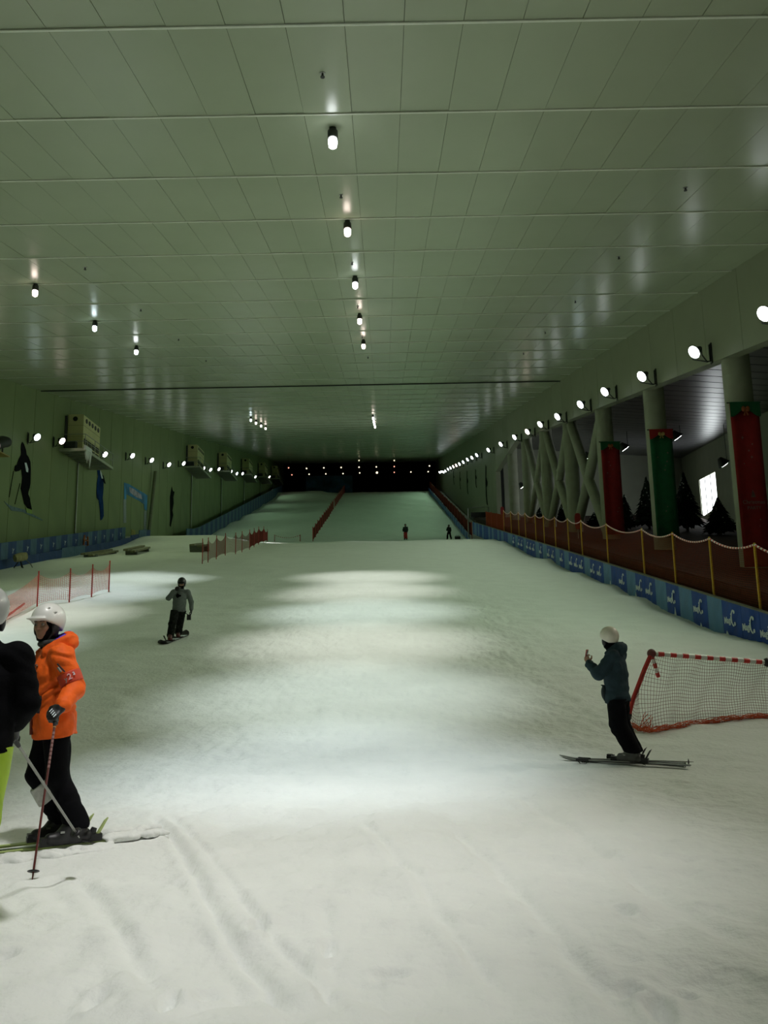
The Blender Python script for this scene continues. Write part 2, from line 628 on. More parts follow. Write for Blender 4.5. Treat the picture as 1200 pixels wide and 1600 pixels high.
# walls of the side hall
sb = MB().box((23.4, 85.2, axis(85) + 1.2), (21.6, 0.3, 9)).build('wall_side_hall_end', M_SIDEWALL)
tag(sb, 'pale end wall of the side hall behind the trees', 'wall', kind='structure')


def sidewall_x(yv):
    return 9.58 + 0.255 * yv


ws = empty('wall_side_hall')
tag(ws, 'pale outer wall of the side hall around a bright window', 'wall', kind='structure')


def wall_strip(ya, yb, ra=None, rb=None, za=None, zb=None, name='panel', m=M_SIDEWALL, th=0.25, shift=0.0):
    p = []
    for xo in (shift, shift + th):
        for yv in (ya, yb):
            for k in (0, 1):
                if za is None:
                    z = axis(yv) + (ra, rb)[k]
                else:
                    z = (za[0 if yv == ya else 1], zb[0 if yv == ya else 1])[k]
                p.append((sidewall_x(yv) + xo, yv, z))
    return MB().hexa(p).build(name, m, ws)


def side_hit(px, py):
    d = ray(px, py)
    t = 9.58 / (d.x - 0.255 * d.y)
    return Vector((d.x * t, d.y * t, CAM_Z + d.z * t))


w_tl, w_tr, w_bl, w_br = side_hit(1092, 750), side_hit(1117, 737), side_hit(1097, 808), side_hit(1117, 797)
ya, yb = w_tr.y, w_tl.y
wall_strip(14, ya, D_REL - .3, 6.5)
wall_strip(yb, 86, D_REL - .3, 6.5)
wall_strip(ya, yb, za=(axis(ya) + D_REL - .3, axis(yb) + D_REL - .3), zb=(w_br.z, w_bl.z))
wall_strip(ya, yb, za=(w_tr.z, w_tl.z), zb=(axis(ya) + 6.5, axis(yb) + 6.5))
win = empty('window_1')
tag(win, 'bright daylight window in the side hall wall', 'window', kind='structure')
for k in range(3):
    y0, y1 = ya + (yb - ya) * k / 3 + .06, ya + (yb - ya) * (k + 1) / 3 - .06
    t0, t1 = (y0 - ya) / (yb - ya), (y1 - ya) / (yb - ya)
    zl = lambda t: w_br.z + (w_bl.z - w_br.z) * t
    zh = lambda t: w_tr.z + (w_tl.z - w_tr.z) * t
    p = []
    for xo in (0.10, 0.13):
        for (yv, t) in ((y0, t0), (y1, t1)):
            p += [(sidewall_x(yv) + xo, yv, zl(t)), (sidewall_x(yv) + xo, yv, zh(t))]
    MB().hexa(p).build('pane', M_WINDOW, win)
for k in (0, 1, 2, 3):
    yv = ya + (yb - ya) * k / 3
    t = k / 3
    MB().tube([(sidewall_x(yv) + .1, yv, zl(t)), (sidewall_x(yv) + .1, yv, zh(t))], 0.06, 4).build('frame', M_METAL, win)
win_light = bpy.data.lights.new('window_daylight', 'AREA')
win_light.energy = 260; win_light.color = (0.9, 1, 1); win_light.shape = 'RECTANGLE'
win_light.size = yb - ya; win_light.size_y = 3.4
wlo = bpy.data.objects.new('window_daylight', win_light)
COL.objects.link(wlo)
wlo.location = ((sidewall_x((ya + yb) / 2) - 0.1), (ya + yb) / 2, (w_tl.z + w_br.z) / 2)
wlo.rotation_euler = (math.radians(90), 0, math.radians(75.7 + 0))
wlo.parent = win

# columns and cross braces
COLX = 12.25
COLY = [19.1, 27.5, 36.1, 44.5, 52.7, 60.7, 68.9, 76.8]
COL_R = 0.46
for k, cy in enumerate(COLY):
    c = MB()
    zb_, zt = axis(cy) + D_REL - .2, axis(cy) + B_LOW + .4
    c.tube([(0, 0, zb_), (0, 0, zb_ + .3), (0, 0, zt - .3), (0, 0, zt)], COL_R, 28)
    o = empty('column', (COLX, cy, 0))
    c.build('shaft', M_CONC, o)
    col2 = MB().tube([(0, 0, zt - 1.0), (0, 0, zt - 0.96)], COL_R + .012, 28).build('joint_band', M_CONC, o)
    tag(o, ['round pale concrete column', 'round pale concrete column behind the red banner, first bay',
            'round pale concrete column behind the green banner', 'round pale concrete column behind the narrow red banner, beside a cross brace',
            'round concrete column between two cross braces', 'second round concrete column between two cross braces',
            'last round concrete column holding a cross brace', 'free round concrete column at the closed end of the opening'][k],
        'column', kind='structure')
for k in (3, 4, 5):
    y0, y1 = COLY[k], COLY[k + 1]
    ym = (y0 + y1) / 2
    zt0, zt1 = axis(y0) + B_LOW - .1, axis(y1) + B_LOW - .1
    zb0, zb1 = axis(y0) + D_REL, axis(y1) + D_REL
    zm = (zt0 + zt1 + zb0 + zb1) / 4 - 0.2
    o = empty('cross_brace', (COLX, ym, zm))
    for (yv, zv) in ((y0 + .25, zt0), (y1 - .25, zt1), (y0 + .25, zb0), (y1 - .25, zb1)):
        MB().tube([(0, 0, 0), (0, yv - ym, zv - zm)], 0.3, 18).build('strut', M_CONC, o)
    MB().sphere((0, 0, 0), 0.31, 16, 10).build('node', M_CONC, o)
    tag(o, ['pale steel cross brace beside the narrow red banner', 'pale steel cross brace between the two other braces',
            'pale steel cross brace nearest the closed wall'][k - 3], 'brace', kind='structure')

# ================================================================== LAMPS
def aim_matrix(d):
    """rotation that takes local -Z to d"""
    return Vector(d).normalized().to_track_quat('-Z', 'Y').to_matrix()


def spot(name, energy, col, size, blend, radius):
    l = bpy.data.lights.new(name, 'SPOT')
    l.energy = energy; l.color = col; l.spot_size = math.radians(size); l.spot_blend = blend
    l.shadow_soft_size = radius
    return l


def make_flood(name, side, glow, ldata):
    """floodlight; origin at the wall, side=-1 aims towards -x"""
    root = empty(name)
    d = Vector((0.80 * side, -0.26, -0.54)).normalized()
    R = aim_matrix(d)
    c = Vector((0.62 * side, -0.05, 0.05))
    body = MB()
    body.tube([c - d * 0.34, c - d * 0.30, c - d * 0.12, c, c + d * 0.02], [0.06, 0.09, 0.14, 0.24, 0.25], 20)
    body.build('housing', M_METAL, root)
    g = MB()
    g.tube([c + d * 0.012, c + d * 0.035], [0.235, 0.225], 24)
    g.build('lens', glow, root)
    yk = MB()
    u = d.cross(Vector((0, 0, 1))).normalized()
    a, b = c - d * 0.12 + u * 0.24, c - d * 0.12 - u * 0.24
    w0 = Vector((0.06 * side, 0, -0.28))
    yk.tube([a, a + Vector((0, 0, -.25)), w0 + Vector((0.12 * side, 0, -.02))], 0.025, 6)
    yk.tube([b, b + Vector((0, 0, -.25)), w0 + Vector((0.12 * side, 0, -.02))], 0.025, 6)
    yk.tube([w0 + Vector((0.14 * side, 0, -.02)), w0, w0 + Vector((0, 0, .6))], 0.035, 6)
    yk.build('bracket', M_METAL, root)
    MB().box((0.02 * side, 0, 0.0), (0.04, 0.16, 0.75)).build('wall_plate', M_METAL, root)
    lo = bpy.data.objects.new('flood_beam', ldata)
    COL.objects.link(lo)
    lo.parent = root
    lo.location = c + d * 0.08
    lo.rotation_euler = R.to_euler()
    return root


fl_r = spot('flood_right', FLOOD_POWER, (0.80, 1.0, 0.74), 110, 0.9, 0.28)
fl_rf = spot('flood_right_far', FLOOD_POWER * .5, (0.56, 1.0, 0.60), 110, 0.9, 0.28)
fl_lf = spot('flood_left_far', LEFT_FLOOD_POWER * .5, (0.56, 1.0, 0.55), 110, 0.9, 0.28)
fl_n = spot('flood_near', FLOOD_POWER * 0.75, (1.0, 0.92, 0.78), 110, 0.9, 0.28)
fl_l = spot('flood_left', LEFT_FLOOD_POWER, (0.78, 1.0, 0.52), 110, 0.9, 0.28)
protos = {}
RIGHT_FLOODS = [(1195, 490), (1085, 550), (1003, 588), (945, 612), (907, 632), (871, 651), (844, 663), (824, 674.5), (804, 683),
                (782.5, 694), (763, 703), (745, 711), (737.5, 715), (730.5, 718), (724, 722), (718, 725), (713, 727), (708.5, 729),
                (704, 731), (700, 733), (696, 736), (693, 737.5), (690, 737), (687, 738)]
WARM_R = {(824, 674.5), (713, 727), (708.5, 729)}
for (px, py) in RIGHT_FLOODS:
    p = at_x(px, py, X_R - 0.62)
    if p.y > 178: continue
    g = 'warm' if (px, py) in WARM_R else ('cool' if px in (907, 745, 724, 690) else 'white')
    far_ = p.y > 72
    key = ('r', g, far_)
    if key not in protos:
        protos[key] = make_flood('floodlight', -1, {'warm': M_GLOW_P, 'cool': M_GLOW_C, 'white': M_GLOW_W}[g], fl_rf if far_ else fl_r)
        o = protos[key]
    else:
        o = copy_tree(protos[key])
    o.location = (X_R, p.y + 0.05, p.z - 0.05)
    if p.y < 72:
        tag(o, {1195: 'round floodlight on the beam past the long red banner', 1085: 'round floodlight on the beam between the long red and green banners',
                1003: 'round floodlight on the beam above the green banner', 945: 'round floodlight on the beam above the narrow red banner',
                907: 'bluish floodlight on the beam above the first cross brace', 871: 'floodlight on the beam above the middle cross brace',
                844: 'floodlight on the beam above the last cross brace', 824: 'warm tinted floodlight on the beam past the cross braces',
                804: 'floodlight on the beam at the sloping corner of the opening'}.get(px, 'floodlight on the beam before the closed wall'),
            'floodlight', 'floodlights on the right beam')
    else:
        tag(o, 'small bright floodlight on the closed upper part of the panel wall', 'floodlight', 'floodlights on the upper right wall')
near_proto = make_flood('floodlight', -1, M_GLOW_P, fl_n)
for yv in (6.0, 13.0, 19.0):     # the same row goes on beside and behind the camera
    o = near_proto if yv == 6.0 else copy_tree(near_proto)
    o.location = (X_R, yv, axis(yv) + 5.0)
    tag(o, 'warm floodlight low down the beam beside the foot of the piste', 'floodlight', 'floodlights on the right beam')
LEFT_FLOODS = [(58, 683), (97, 689), (164, 710), (207, 712), (237, 719), (264, 726), (287, 724), (318, 732), (329, 734), (342, 733),
               (361, 737), (370, 740), (379, 740), (399, 745), (421, 745)]
for (px, py) in LEFT_FLOODS:
    p = at_x(px, py, X_L + 0.62)
    if p.y > 178: continue
    g = 'warm' if px in (97, 421) else ('cool' if px in (58, 370) else 'white')
    far_ = p.y > 80
    key = ('l', g, far_)
    if key not in protos:
        protos[key] = make_flood('floodlight', 1, {'warm': M_GLOW_P, 'cool': M_GLOW_C, 'white': M_GLOW_W}[g], fl_lf if far_ else fl_l)
        o = protos[key]
    else:
        o = copy_tree(protos[key])
    o.location = (X_L, p.y + 0.05, p.z - 0.05)
    if p.y < 95:
        tag(o, {58: 'bluish wall floodlight beside the raised arm of the dark skier decal', 97: 'warm wall floodlight beside the icy cooler platform',
                164: 'wall floodlight at the upper end of the icy cooler platform', 207: 'wall floodlight above the blue gate decal',
                237: 'wall floodlight above the leaning pipe', 264: 'wall floodlight above the narrow dark figure decal',
                287: 'wall floodlight just before the second cooler'}.get(px, 'wall floodlight under the second cooler'), 'floodlight', 'floodlights on the left wall')
    else:
        tag(o, 'small bright floodlight on the green wall far up the piste', 'floodlight', 'floodlights far up the left wall')
for yv in (10.0, 22.0, 34.0):
    o = copy_tree(protos[('l', 'white', False)])
    o.location = (X_L, yv, axis(yv) + 3.9)
    tag(o, 'wall floodlight low down the green wall before the stage light', 'floodlight', 'floodlights on the left wall')

cl_w = spot('downlight_white', CENTRE_POWER, (0.90, 1.0, 0.98), 44, 1.0, 0.12)
cl_p = spot('downlight_warm', CENTRE_POWER, (0.98, 0.98, 0.92), 44, 1.0, 0.12)
cl_c = spot('downlight_cool', CENTRE_POWER, (0.84, 0.93, 1.0), 44, 1.0, 0.12)


def make_down(glow, ldata, tilt=6):
    root = empty('ceiling_downlight')
    MB().tube([(0, 0, 0), (0, 0, -0.06)], 0.07, 12).build('mount', M_METAL, root)
    MB().tube([(0, 0, -0.05), (0, 0, -0.08), (0, 0, -0.22), (0, -.01, -0.26)], [0.06, 0.10, 0.105, 0.10], 18).build('housing', M_METAL, root)
    MB().tube([(0, 0, -0.24), (0, -.01, -0.32), (0, -.02, -0.42), (0, -.02, -0.46)], [0.085, 0.09, 0.08, 0.03], 18).build('lens', glow, root)
    lo = bpy.data.objects.new('downlight_beam', ldata)
    COL.objects.link(lo)
    lo.parent = root
    lo.location = (0, -.02, -0.5)
    lo.rotation_euler = (math.radians(tilt), 0, 0)
    return root


cl_n = spot('downlight_near', CENTRE_POWER * 0.84, (1.0, 0.985, 0.97), 50, 1.0, 0.35)
dp = {'n': make_down(M_GLOW_W, cl_n, 15), 'w': make_down(M_GLOW_W, cl_w), 'p': make_down(M_GLOW_P, cl_p), 'c': make_down(M_GLOW_C, cl_c)}
used = set()


def put_down(x, yv, k, label, group):
    o = dp[k] if k not in used else copy_tree(dp[k])
    used.add(k)
    o.location = (x, yv, axis(yv) + H_CEIL)
    tag(o, label, 'ceiling light', group)


for (px, py, k) in [(520, 225, 'w'), (543, 364, 'p'), (555, 447, 'w'), (562, 503, 'p'), (568, 542, 'p')]:
    p = at_rel(px, py, H_CEIL - .35)
    put_down(p.x, p.y, k, 'bright lamp hanging in the middle row under the ceiling', 'middle row of ceiling lamps')
xc = at_rel(520, 225, H_CEIL - .35).x
for yv, k in ((9.7, 'c'), (4.2, 'n'), (-1.4, 'n')):
    put_down(xc, yv, k, 'bright lamp hanging in the middle row under the ceiling', 'middle row of ceiling lamps')
for (px, py, k) in [(583, 654, 'p'), (584, 659, 'w'), (585, 663.5, 'w'), (586, 667.5, 'p')]:
    p = at_rel(px, py, H_CEIL - .35)
    put_down(p.x, p.y, k, 'tight cluster lamp far up the middle of the ceiling', 'far cluster of middle lamps')
for (px, py, k) in [(55, 459, 'p'), (148, 514, 'c'), (213, 551, 'w')]:
    p = at_rel(px, py, H_CEIL - .35)
    put_down(p.x, p.y, k, 'tilted bright lamp in the outer row above the park lane', 'outer row of ceiling lamps')
xl = at_rel(55, 459, H_CEIL - .35).x
for yv in (20.5, 15.0):
    put_down(xl, yv, 'w', 'tilted bright lamp in the outer row above the park lane', 'outer row of ceiling lamps')
for (px, py, k) in [(392, 657, 'c'), (400, 661.5, 'p'), (408, 666, 'p'), (415, 670, 'p')]:
    p = at_rel(px, py, H_CEIL - .35)
    put_down(p.x, p.y, k, 'tight cluster lamp far up above the park lane', 'far cluster of outer lamps')

# small lamps in rows near the top of the piste
END = [(451, 731), (479, 732), (506, 731), (533, 730.5), (561, 730), (588, 729.5), (616, 729), (671, 728),
       (456, 742), (483, 741), (509, 740.5), (536, 740), (562, 739), (589, 738.5), (616, 738), (642, 737.5), (669, 737), (561, 719.5), (616, 719.5)]
for (px, py) in END:
    yv = 165.0 if py > 735 else (150.0 if py > 724 else 158)
    p = at_y(px, py, yv)
    zt = axis(yv) + H_CEIL
    o = empty('spotlight', (p.x, yv, zt))
    MB().tube([(0, 0, 0), (0, 0, p.z - zt + .12)], 0.02, 6).build('stem', M_METAL, o)
    MB().tube([(0, 0, p.z - zt + .16), (0, 0, p.z - zt + .02)], [0.06, 0.14], 10).build('shade', M_METAL, o)
    rr = 0.22 if px == 589 and py == 738.5 else 0.13
    MB().sphere((0, -0.02, p.z - zt), rr, 10, 7).build('bulb', M_GLOW_R if px in (456, 616, 451) and py > 724 else M_GLOW_Y, o)
    tag(o, 'tiny yellowish pendant spotlight before the dark end wall', 'spotlight', 'small lamps at the top of the piste')

# sprinklers
for (px, py) in [(504, 118), (533, 307), (550, 412), (559, 480), (566, 527), (1071, 296), (967, 403), (899, 472), (852, 520), (133, 420), (220, 485),
                 (279, 531), (818, 553), (322, 564), (575, 559)]:
    p = at_rel(px, py, H_CEIL - .05)
    o = empty('sprinkler_head', (p.x, p.y, axis(p.y) + H_CEIL))
    MB().tube([(0, 0, 0), (0, 0, -.015)], .05, 12).build('rosette', M_GREY, o)
    MB().tube([(0, 0, 0), (0, 0, -.07), (0, 0, -.075), (0, 0, -.085)], [.018, .018, .04, .04], 10).build('deflector', M_METAL, o)
    tag(o, 'small dark sprinkler head on the ceiling panels', 'sprinkler', 'ceiling sprinklers')

# ================================================================== BARRIERS
def pad_mesh(width, zt, zb, m, seed, th=0.05, nu=4, nv=3):
    """hanging pad: local y along the hall, z heights at y=0; faces -x"""
    rnd = random.Random(seed)
    vs_, fs = [], []
    for side in (0, 1):
        for j in range(nv + 1):
            for i in range(nu + 1):
                u, v = i / nu, j / nv
                bul = 0.0
                if 0 < i < nu: bul = rnd.uniform(-.02, .03) + 0.02 * v
                x = -th / 2 - bul if side == 0 else th / 2
                vs_.append((x, u * width, T * u * width + zt + (zb - zt) * v))
    def idx(s, i, j): return s * (nu + 1) * (nv + 1) + j * (nu + 1) + i
    for s in (0, 1):
        if s == 1:
            fs.append((idx(1, 0, 0), idx(1, nu, 0), idx(1, nu, nv), idx(1, 0, nv)))
            continue
        for j in range(nv):
            for i in range(nu):
                fs.append((idx(s, i, j), idx(s, i + 1, j), idx(s, i + 1, j + 1), idx(s, i, j + 1)))
    top = [idx(0, i, 0) for i in range(nu + 1)]
    fs.append(tuple(top + [idx(1, nu, 0), idx(1, 0, 0)]))
    fs.append(tuple([idx(0, i, nv) for i in range(nu + 1)] + [idx(1, nu, nv), idx(1, 0, nv)]))
    fs.append(tuple([idx(0, 0, j) for j in range(nv + 1)] + [idx(1, 0, nv), idx(1, 0, 0)]))
    fs.append(tuple([idx(0, nu, j) for j in range(nv + 1)] + [idx(1, nu, nv), idx(1, nu, 0)]))
    mb = MB(); mb.add(vs_, fs)
    me = mb.mesh('pad', m)
    return me


def logo_meshes():
    """the MagiC wordmark; local x to the right, y up, in the print plane"""
    mb = MB()
    # big hooked C
    pts = []
    for k in range(15):
        a = math.radians(62 + k * 15.5)
        pts.append((0.085 + 0.085 * math.cos(a), 0.0 + 0.135 * math.sin(a)))
    wd = [0.030 + 0.012 * math.sin(k / 14 * math.pi) for k in range(15)]
    for i in range(14):
        (x0, y0), (x1, y1) = pts[i], pts[i + 1]
        dx, dy = x1 - x0, y1 - y0
        L = math.hypot(dx, dy); nx, ny = -dy / L, dx / L
        a, b = wd[i] / 2, wd[i + 1] / 2
        mb.prism([Vector((x0 + nx * a, y0 + ny * a, 0)), Vector((x1 + nx * b, y1 + ny * b, 0)), Vector((x1 - nx * b, y1 - ny * b, 0)),
                  Vector((x0 - nx * a, y0 - ny * a, 0))], (0, 0, 0.004))
    for (cx, cy, r) in ((0.128, 0.105, .032), (0.14, -0.105, .036), (-0.012, 0.075, .016)):
        mb.prism([Vector((cx + r * math.cos(t * math.pi / 5), cy + r * math.sin(t * math.pi / 5), 0)) for t in range(10)], (0, 0, 0.0045))
    cmesh = mb.mesh('logo_letter', M_PRINT)
    tm = text_mesh('Magi', 0.17, M_PRINT, 0.003, 0.004)
    return tm, cmesh


LOGO_T, LOGO_C = logo_meshes()


def put_logo(pad, y, z, s=1.0, x=-0.055, face=-1):
    # print plane faces -x: local right = -y ... seen from -x side, +y runs to the left, so right = -y
    R = Matrix(((0, 0, -1), (-1, 0, 0), (0, 1, 0)))
    sh = Matrix(((1, 0, 0), (0, 1, 0), (0, 0, 1)))
    for me, off in ((LOGO_T, (-0.17, -0.03)), (LOGO_C, (0.0, 0.0))):
        o = link('logo', me, pad)
        M = R.to_4x4()
        loc = Vector((x, y, z)) + R @ Vector((off[0] * s, off[1] * s, 0))
        o.matrix_local = Matrix.Translation(loc) @ M @ Matrix.Diagonal((s, s, 1, 1))


XB = 9.1
PAD_TOP = -3.08


def y_on(px, X, rel):
    """distance of the point on plane x=X at height rel above the axis whose picture column is px"""
    lo, hi = 3.0, 400.0
    Ri = R3.transposed()
    for _ in range(60):
        m = (lo + hi) / 2
        v = Ri @ (Vector((X, m, axis(m) + rel)) - Vector((0, 0, CAM_Z)))
        q = 600 + F_PX * v.x / -v.z
        if (q > px) == (X > 0): lo = m
        else: hi = m
    return lo


bar = empty('padded_barrier', (XB, 20, gz(XB, 20)))
tag(bar, 'long barrier of dark and light blue pads under the orange net beside the piste', 'barrier')
B0 = bar.location.copy()
SEG = [(1216, 1187, 'd', 1), (1187, 1158, 'd', 1), (1158, 1128, 'd', 1), (1128, 1105, 'l', 0), (1105, 1081, 'd', 1), (1081, 1061, 'l', 0),
       (1061, 1041, 'd', 1), (1041, 1024, 'l', 0), (1024, 1007.5, 'd', 1), (1007.5, 993, 'd', 1), (993, 979, 'l', 0), (979, 967, 'd', 1),
       (967, 955, 'd', 0), (955, 943, 'l', 0), (943, 932, 'd', 1), (932, 922, 'd', 1), (922, 913, 'l', 0), (913, 905, 'd', 1), (905, 897, 'd', 1),
       (897, 889, 'd', 1), (889, 881.6, 'l', 0), (881.6, 874.6, 'd', 1), (874.6, 868, 'l', 0)]
segs = [(y_on(a, XB, PAD_TOP), y_on(b, XB, PAD_TOP), c, lg) for (a, b, c, lg) in SEG]
y0 = segs[-1][1]
pat = ['d', 'd', 'l', 'd', 'l', 'd', 'd', 'd', 'l', 'd', 'd', 'l', 'd', 'l', 'l', 'd', 'd', 'l', 'd', 'l']
k = 0
while y0 < 84:
    wv = 1.05 + 0.15 * random.random()
    segs.append((y0, y0 + wv, pat[k % len(pat)], 1 if (pat[k % len(pat)] == 'd' and y0 < 58) else 0)); y0 += wv; k += 1
yn = segs[0][0]
for c in ('d', 'l', 'd', 'l'):
    segs.append((yn - 1.08, yn, c, 1 if c == 'd' else 0)); yn -= 1.08
for i, (ya_, yb_, c, lg) in enumerate(segs):
    zb = -1.25 if ya_ > 14 else -1.2
    me = pad_mesh(yb_ - ya_ - 0.012, 0, zb, M_BLUE if c == 'd' else M_LBLUE, i)
    o = link('pad', me, bar)
    o.location = Vector((XB, ya_, axis(ya_) + PAD_TOP)) - B0
    if lg:
        put_logo(o, (yb_ - ya_) * 0.46, -0.42 + T * (yb_ - ya_) * .5, 1.45)
for i in range(18):
    a, b = 14.2 + i * 4, 14.2 + i * 4 + 3.96
    if b > 85.5: break
    MB().hexa([(x + XB - B0.x, yy - B0.y, z + axis(0) - B0.z) for (x, yy, z) in shear_box(-0.05, 0.07, a, b, PAD_TOP, PAD_TOP + 0.035)]).build('top_board', M_RAIL, bar)
for i, yv in enumerate((19.35, 22.2, 24.0, 26.05, 30.0, 33.3)):
    hgt = (0.32, 0.12, .16, .30, .2, .2)[i]
    zb = gz(XB - .12, yv) - 0.03
    MB().prism([Vector((XB - .10, yv - .10, zb)) - B0, Vector((XB - .10, yv + .08, zb)) - B0, Vector((XB - .085, yv + .04, zb + hgt)) - B0], (-.012, 0, 0)) \
        .build('torn_flap', M_PRINT, bar)

# net fence on the barrier
def strand_mesh(polys, r, m, n=3, name='net'):
    mb = MB()
    for p in polys:
        mb.tube(p, r, n, caps=False)
    me = bpy.data.meshes.new(name)
    me.from_pydata(mb.v, [], mb.f)
    me.materials.append(m)
    me.update()
    return me


def net_polys(top, bot, du, dv, wob=0.0):
    """top, bot: functions u->Vector for u in 0..1; returns strand polylines"""
    nu, nv = du, dv
    out = []
    for j in range(nv + 1):
        v = j / nv
        out.append([top(i / nu) * (1 - v) + bot(i / nu) * v + Vector((wob * math.sin(i * .7 + j), 0, wob * math.sin(i * .9 + 2 * j))) for i in range(nu + 1)])
    for i in range(nu + 1):
        u = i / nu
        out.append([top(u) * (1 - v) + bot(u) * v for v in (0, .33, .66, 1)])
    return out


fence = empty('net_fence', (XB + 0.22, 20, gz(XB, 20)))
tag(fence, 'brownish orange net on yellow posts with a beaded rope behind the blue barrier', 'fence')
F0 = fence.location.copy()
XF = XB + 0.22
PX = [1183.5, 1112, 1053.5, 1005, 949, 909, 888, 867.6, 850, 837, 821, 810.5, 798.6]
PY = [y_on(px, XF, PAD_TOP + .8) for px in PX]
PY = [17.5] + PY + [PY[-1] + 3.6]
POST_H = 1.62
pmesh = MB().tube([(0, 0, -1.3), (0, 0, 0.3), (0, 0, POST_H), (0, 0, POST_H + .03)], [.033, .033, .033, .02], 10).mesh('post', M_YELLOW)
for yv in PY:
    o = link('post', pmesh, fence)
    o.location = Vector((XF, yv, axis(yv) + PAD_TOP)) - F0
polys = []
rope = MB()
for i in range(len(PY) - 1):
    a, b = PY[i], PY[i + 1]
    sag = min(0.22, 0.06 * (b - a))
    top = lambda u, a=a, b=b, sag=sag: Vector((XF, a + (b - a) * u, axis(a + (b - a) * u) + PAD_TOP + POST_H - 0.05 - sag * 4 * u * (1 - u))) - F0
    bot = lambda u, a=a, b=b: Vector((XF, a + (b - a) * u, axis(a + (b - a) * u) + PAD_TOP - .1)) - F0
    nu = max(8, int((b - a) / 0.06))
    polys += net_polys(top, bot, nu, 26)
    nb = int((b - a) / 0.085)
    for kx in range(nb):
        rope.cur = kx % 2
        rope.tube([top((kx + .05) / nb) + Vector((0, 0, .03)), top((kx + .95) / nb) + Vector((0, 0, .03))], 0.027, 6)
link('net', strand_mesh(polys, 0.0031, M_ORNET), fence)
rope.build('beaded_rope', [M_WHITE, M_RED], fence)

# short denser orange net at the upper end of the barrier
og = empty('safety_net', (XF, PY[-1] + 1, axis(PY[-1] + 1) + PAD_TOP))
tag(og, 'dense orange safety net stretched at the upper end of the blue barrier', 'safety net')
O0 = og.location.copy()
a, b = PY[-1] + .3, 75.0
top = lambda u: Vector((XF, a + (b - a) * u, axis(a + (b - a) * u) + PAD_TOP + 1.25)) - O0
bot = lambda u: Vector((XF, a + (b - a) * u, axis(a + (b - a) * u) + PAD_TOP - .2)) - O0
link('net', strand_mesh(net_polys(top, bot, 120, 14), 0.022, M_ORNET), og)
for u in (0, .33, .66, 1):
    MB().tube([bot(u) + Vector((0, 0, -1)), top(u) + Vector((0, 0, .08))], .03, 8).build('post', M_REDPOST, og)

# upper barrier and net on the steep slope
ub = empty('padded_barrier', (XB, 92, gz(XB, 92)))
tag(ub, 'blue padded barrier climbing the steep upper piste beside the dark passage', 'barrier')
U0 = ub.location.copy()
un = empty('safety_net', (XB + .3, 92, gz(XB, 92)))
tag(un, 'dark red safety net climbing the steep upper piste above blue pads', 'safety net')
N0 = un.location.copy()
yv = 88.5; k = 0
while yv < 166:
    za, zb = gz(XB, yv), gz(XB, yv + 1.5)
    mb = MB()
    p = []
    for x in (XB - .04, XB + .04):
        for (q, zz) in ((yv, za), (yv + 1.48, zb)):
            p += [Vector((x, q, zz - .5)) - U0, Vector((x, q, zz + 0.75)) - U0]
    mb.hexa(p)
    mb.build('pad', M_BLUE if k % 2 else M_LBLUE, ub)
    yv += 1.5; k += 1
gs = lambda yv: gz(XB, yv)
top = lambda u: Vector((XB + .3, 88.5 + 77 * u, gs(88.5 + 77 * u) + 1.9)) - N0
bot = lambda u: Vector((XB + .3, 88.5 + 77 * u, gs(88.5 + 77 * u) + 0.55)) - N0
link('net', strand_mesh(net_polys(top, bot, 420, 8), 0.022, M_FARNET), un)
for k in range(20):
    u = k / 19
    MB().tube([bot(u) + Vector((0, 0, -.8)), top(u) + Vector((0, 0, .15))], .04, 6).build('post', M_REDPOST, un)

# left side: tall striped banners and low pads along the wall
XLB = -20.9
lb = empty('striped_barrier', (XLB, 50, gz(XLB, 50)))
tag(lb, 'striped navy and slate blue banner fence along the green wall', 'barrier')
L0 = lb.location.copy()
LT = -2.30
yv = 43.0; k = 0
y_end_lb = y_on(191, XLB, LT)
lm_d = pad_mesh(0.99, 0, -1.45, M_NAVY, 3)
lm_l = pad_mesh(0.86, 0, -1.45, M_SLATE, 4)
TICK = text_mesh('Y', 0.42, M_PRINT, 0.004, 0.0, 0.25)
while yv < y_end_lb:
    o = link('banner', lm_d if k % 2 else lm_l, lb)
    o.location = Vector((XLB, yv, axis(yv) + LT)) - L0
    o.rotation_euler = (0, 0, 0)
    o.scale = (-1, 1, 1)
    if k % 2:
        t = link('logo', TICK, lb)
        t.matrix_local = Matrix.Translation(Vector((XLB + .06, yv + .5, axis(yv + .5) + LT - .55)) - L0) @ Matrix(((0, 0, 1, 0), (1, 0, 0, 0), (0, 1, 0, 0), (0, 0, 0, 1)))
    yv += 1.0 if k % 2 else 0.87
    k += 1
low = empty('low_pad_row', (XLB + .5, 50, gz(XLB, 50)))
tag(low, 'low blue pads leaning before the striped banner fence', 'barrier')
W0 = low.location.copy()
lows = [(43, 'd'), (46, 'd'), (48.8, 'd'), (52.1, 'l'), (54.2, 'l'), (56.2, 'd'), (58.6, 'd'), (61.0, 'd'), (63.5, 'd'), (66.2, 'd'), (68.4, 'l'), (70.6, 'd'), (71.6, 'x')]
for i in range(len(lows) - 1):
    ya_, c = lows[i]; yb_ = lows[i + 1][0]
    xo = XLB + .5
    me = pad_mesh(yb_ - ya_ - .03, 0, -1.0, M_NAVY if c == 'd' else M_SLATE, 40 + i)
    o = link('pad', me, low)
    o.scale = (-1, 1, 1)
    o.location = Vector((xo, ya_, gz(xo, ya_) + (0.62 if c == 'l' else 0.5))) - W0
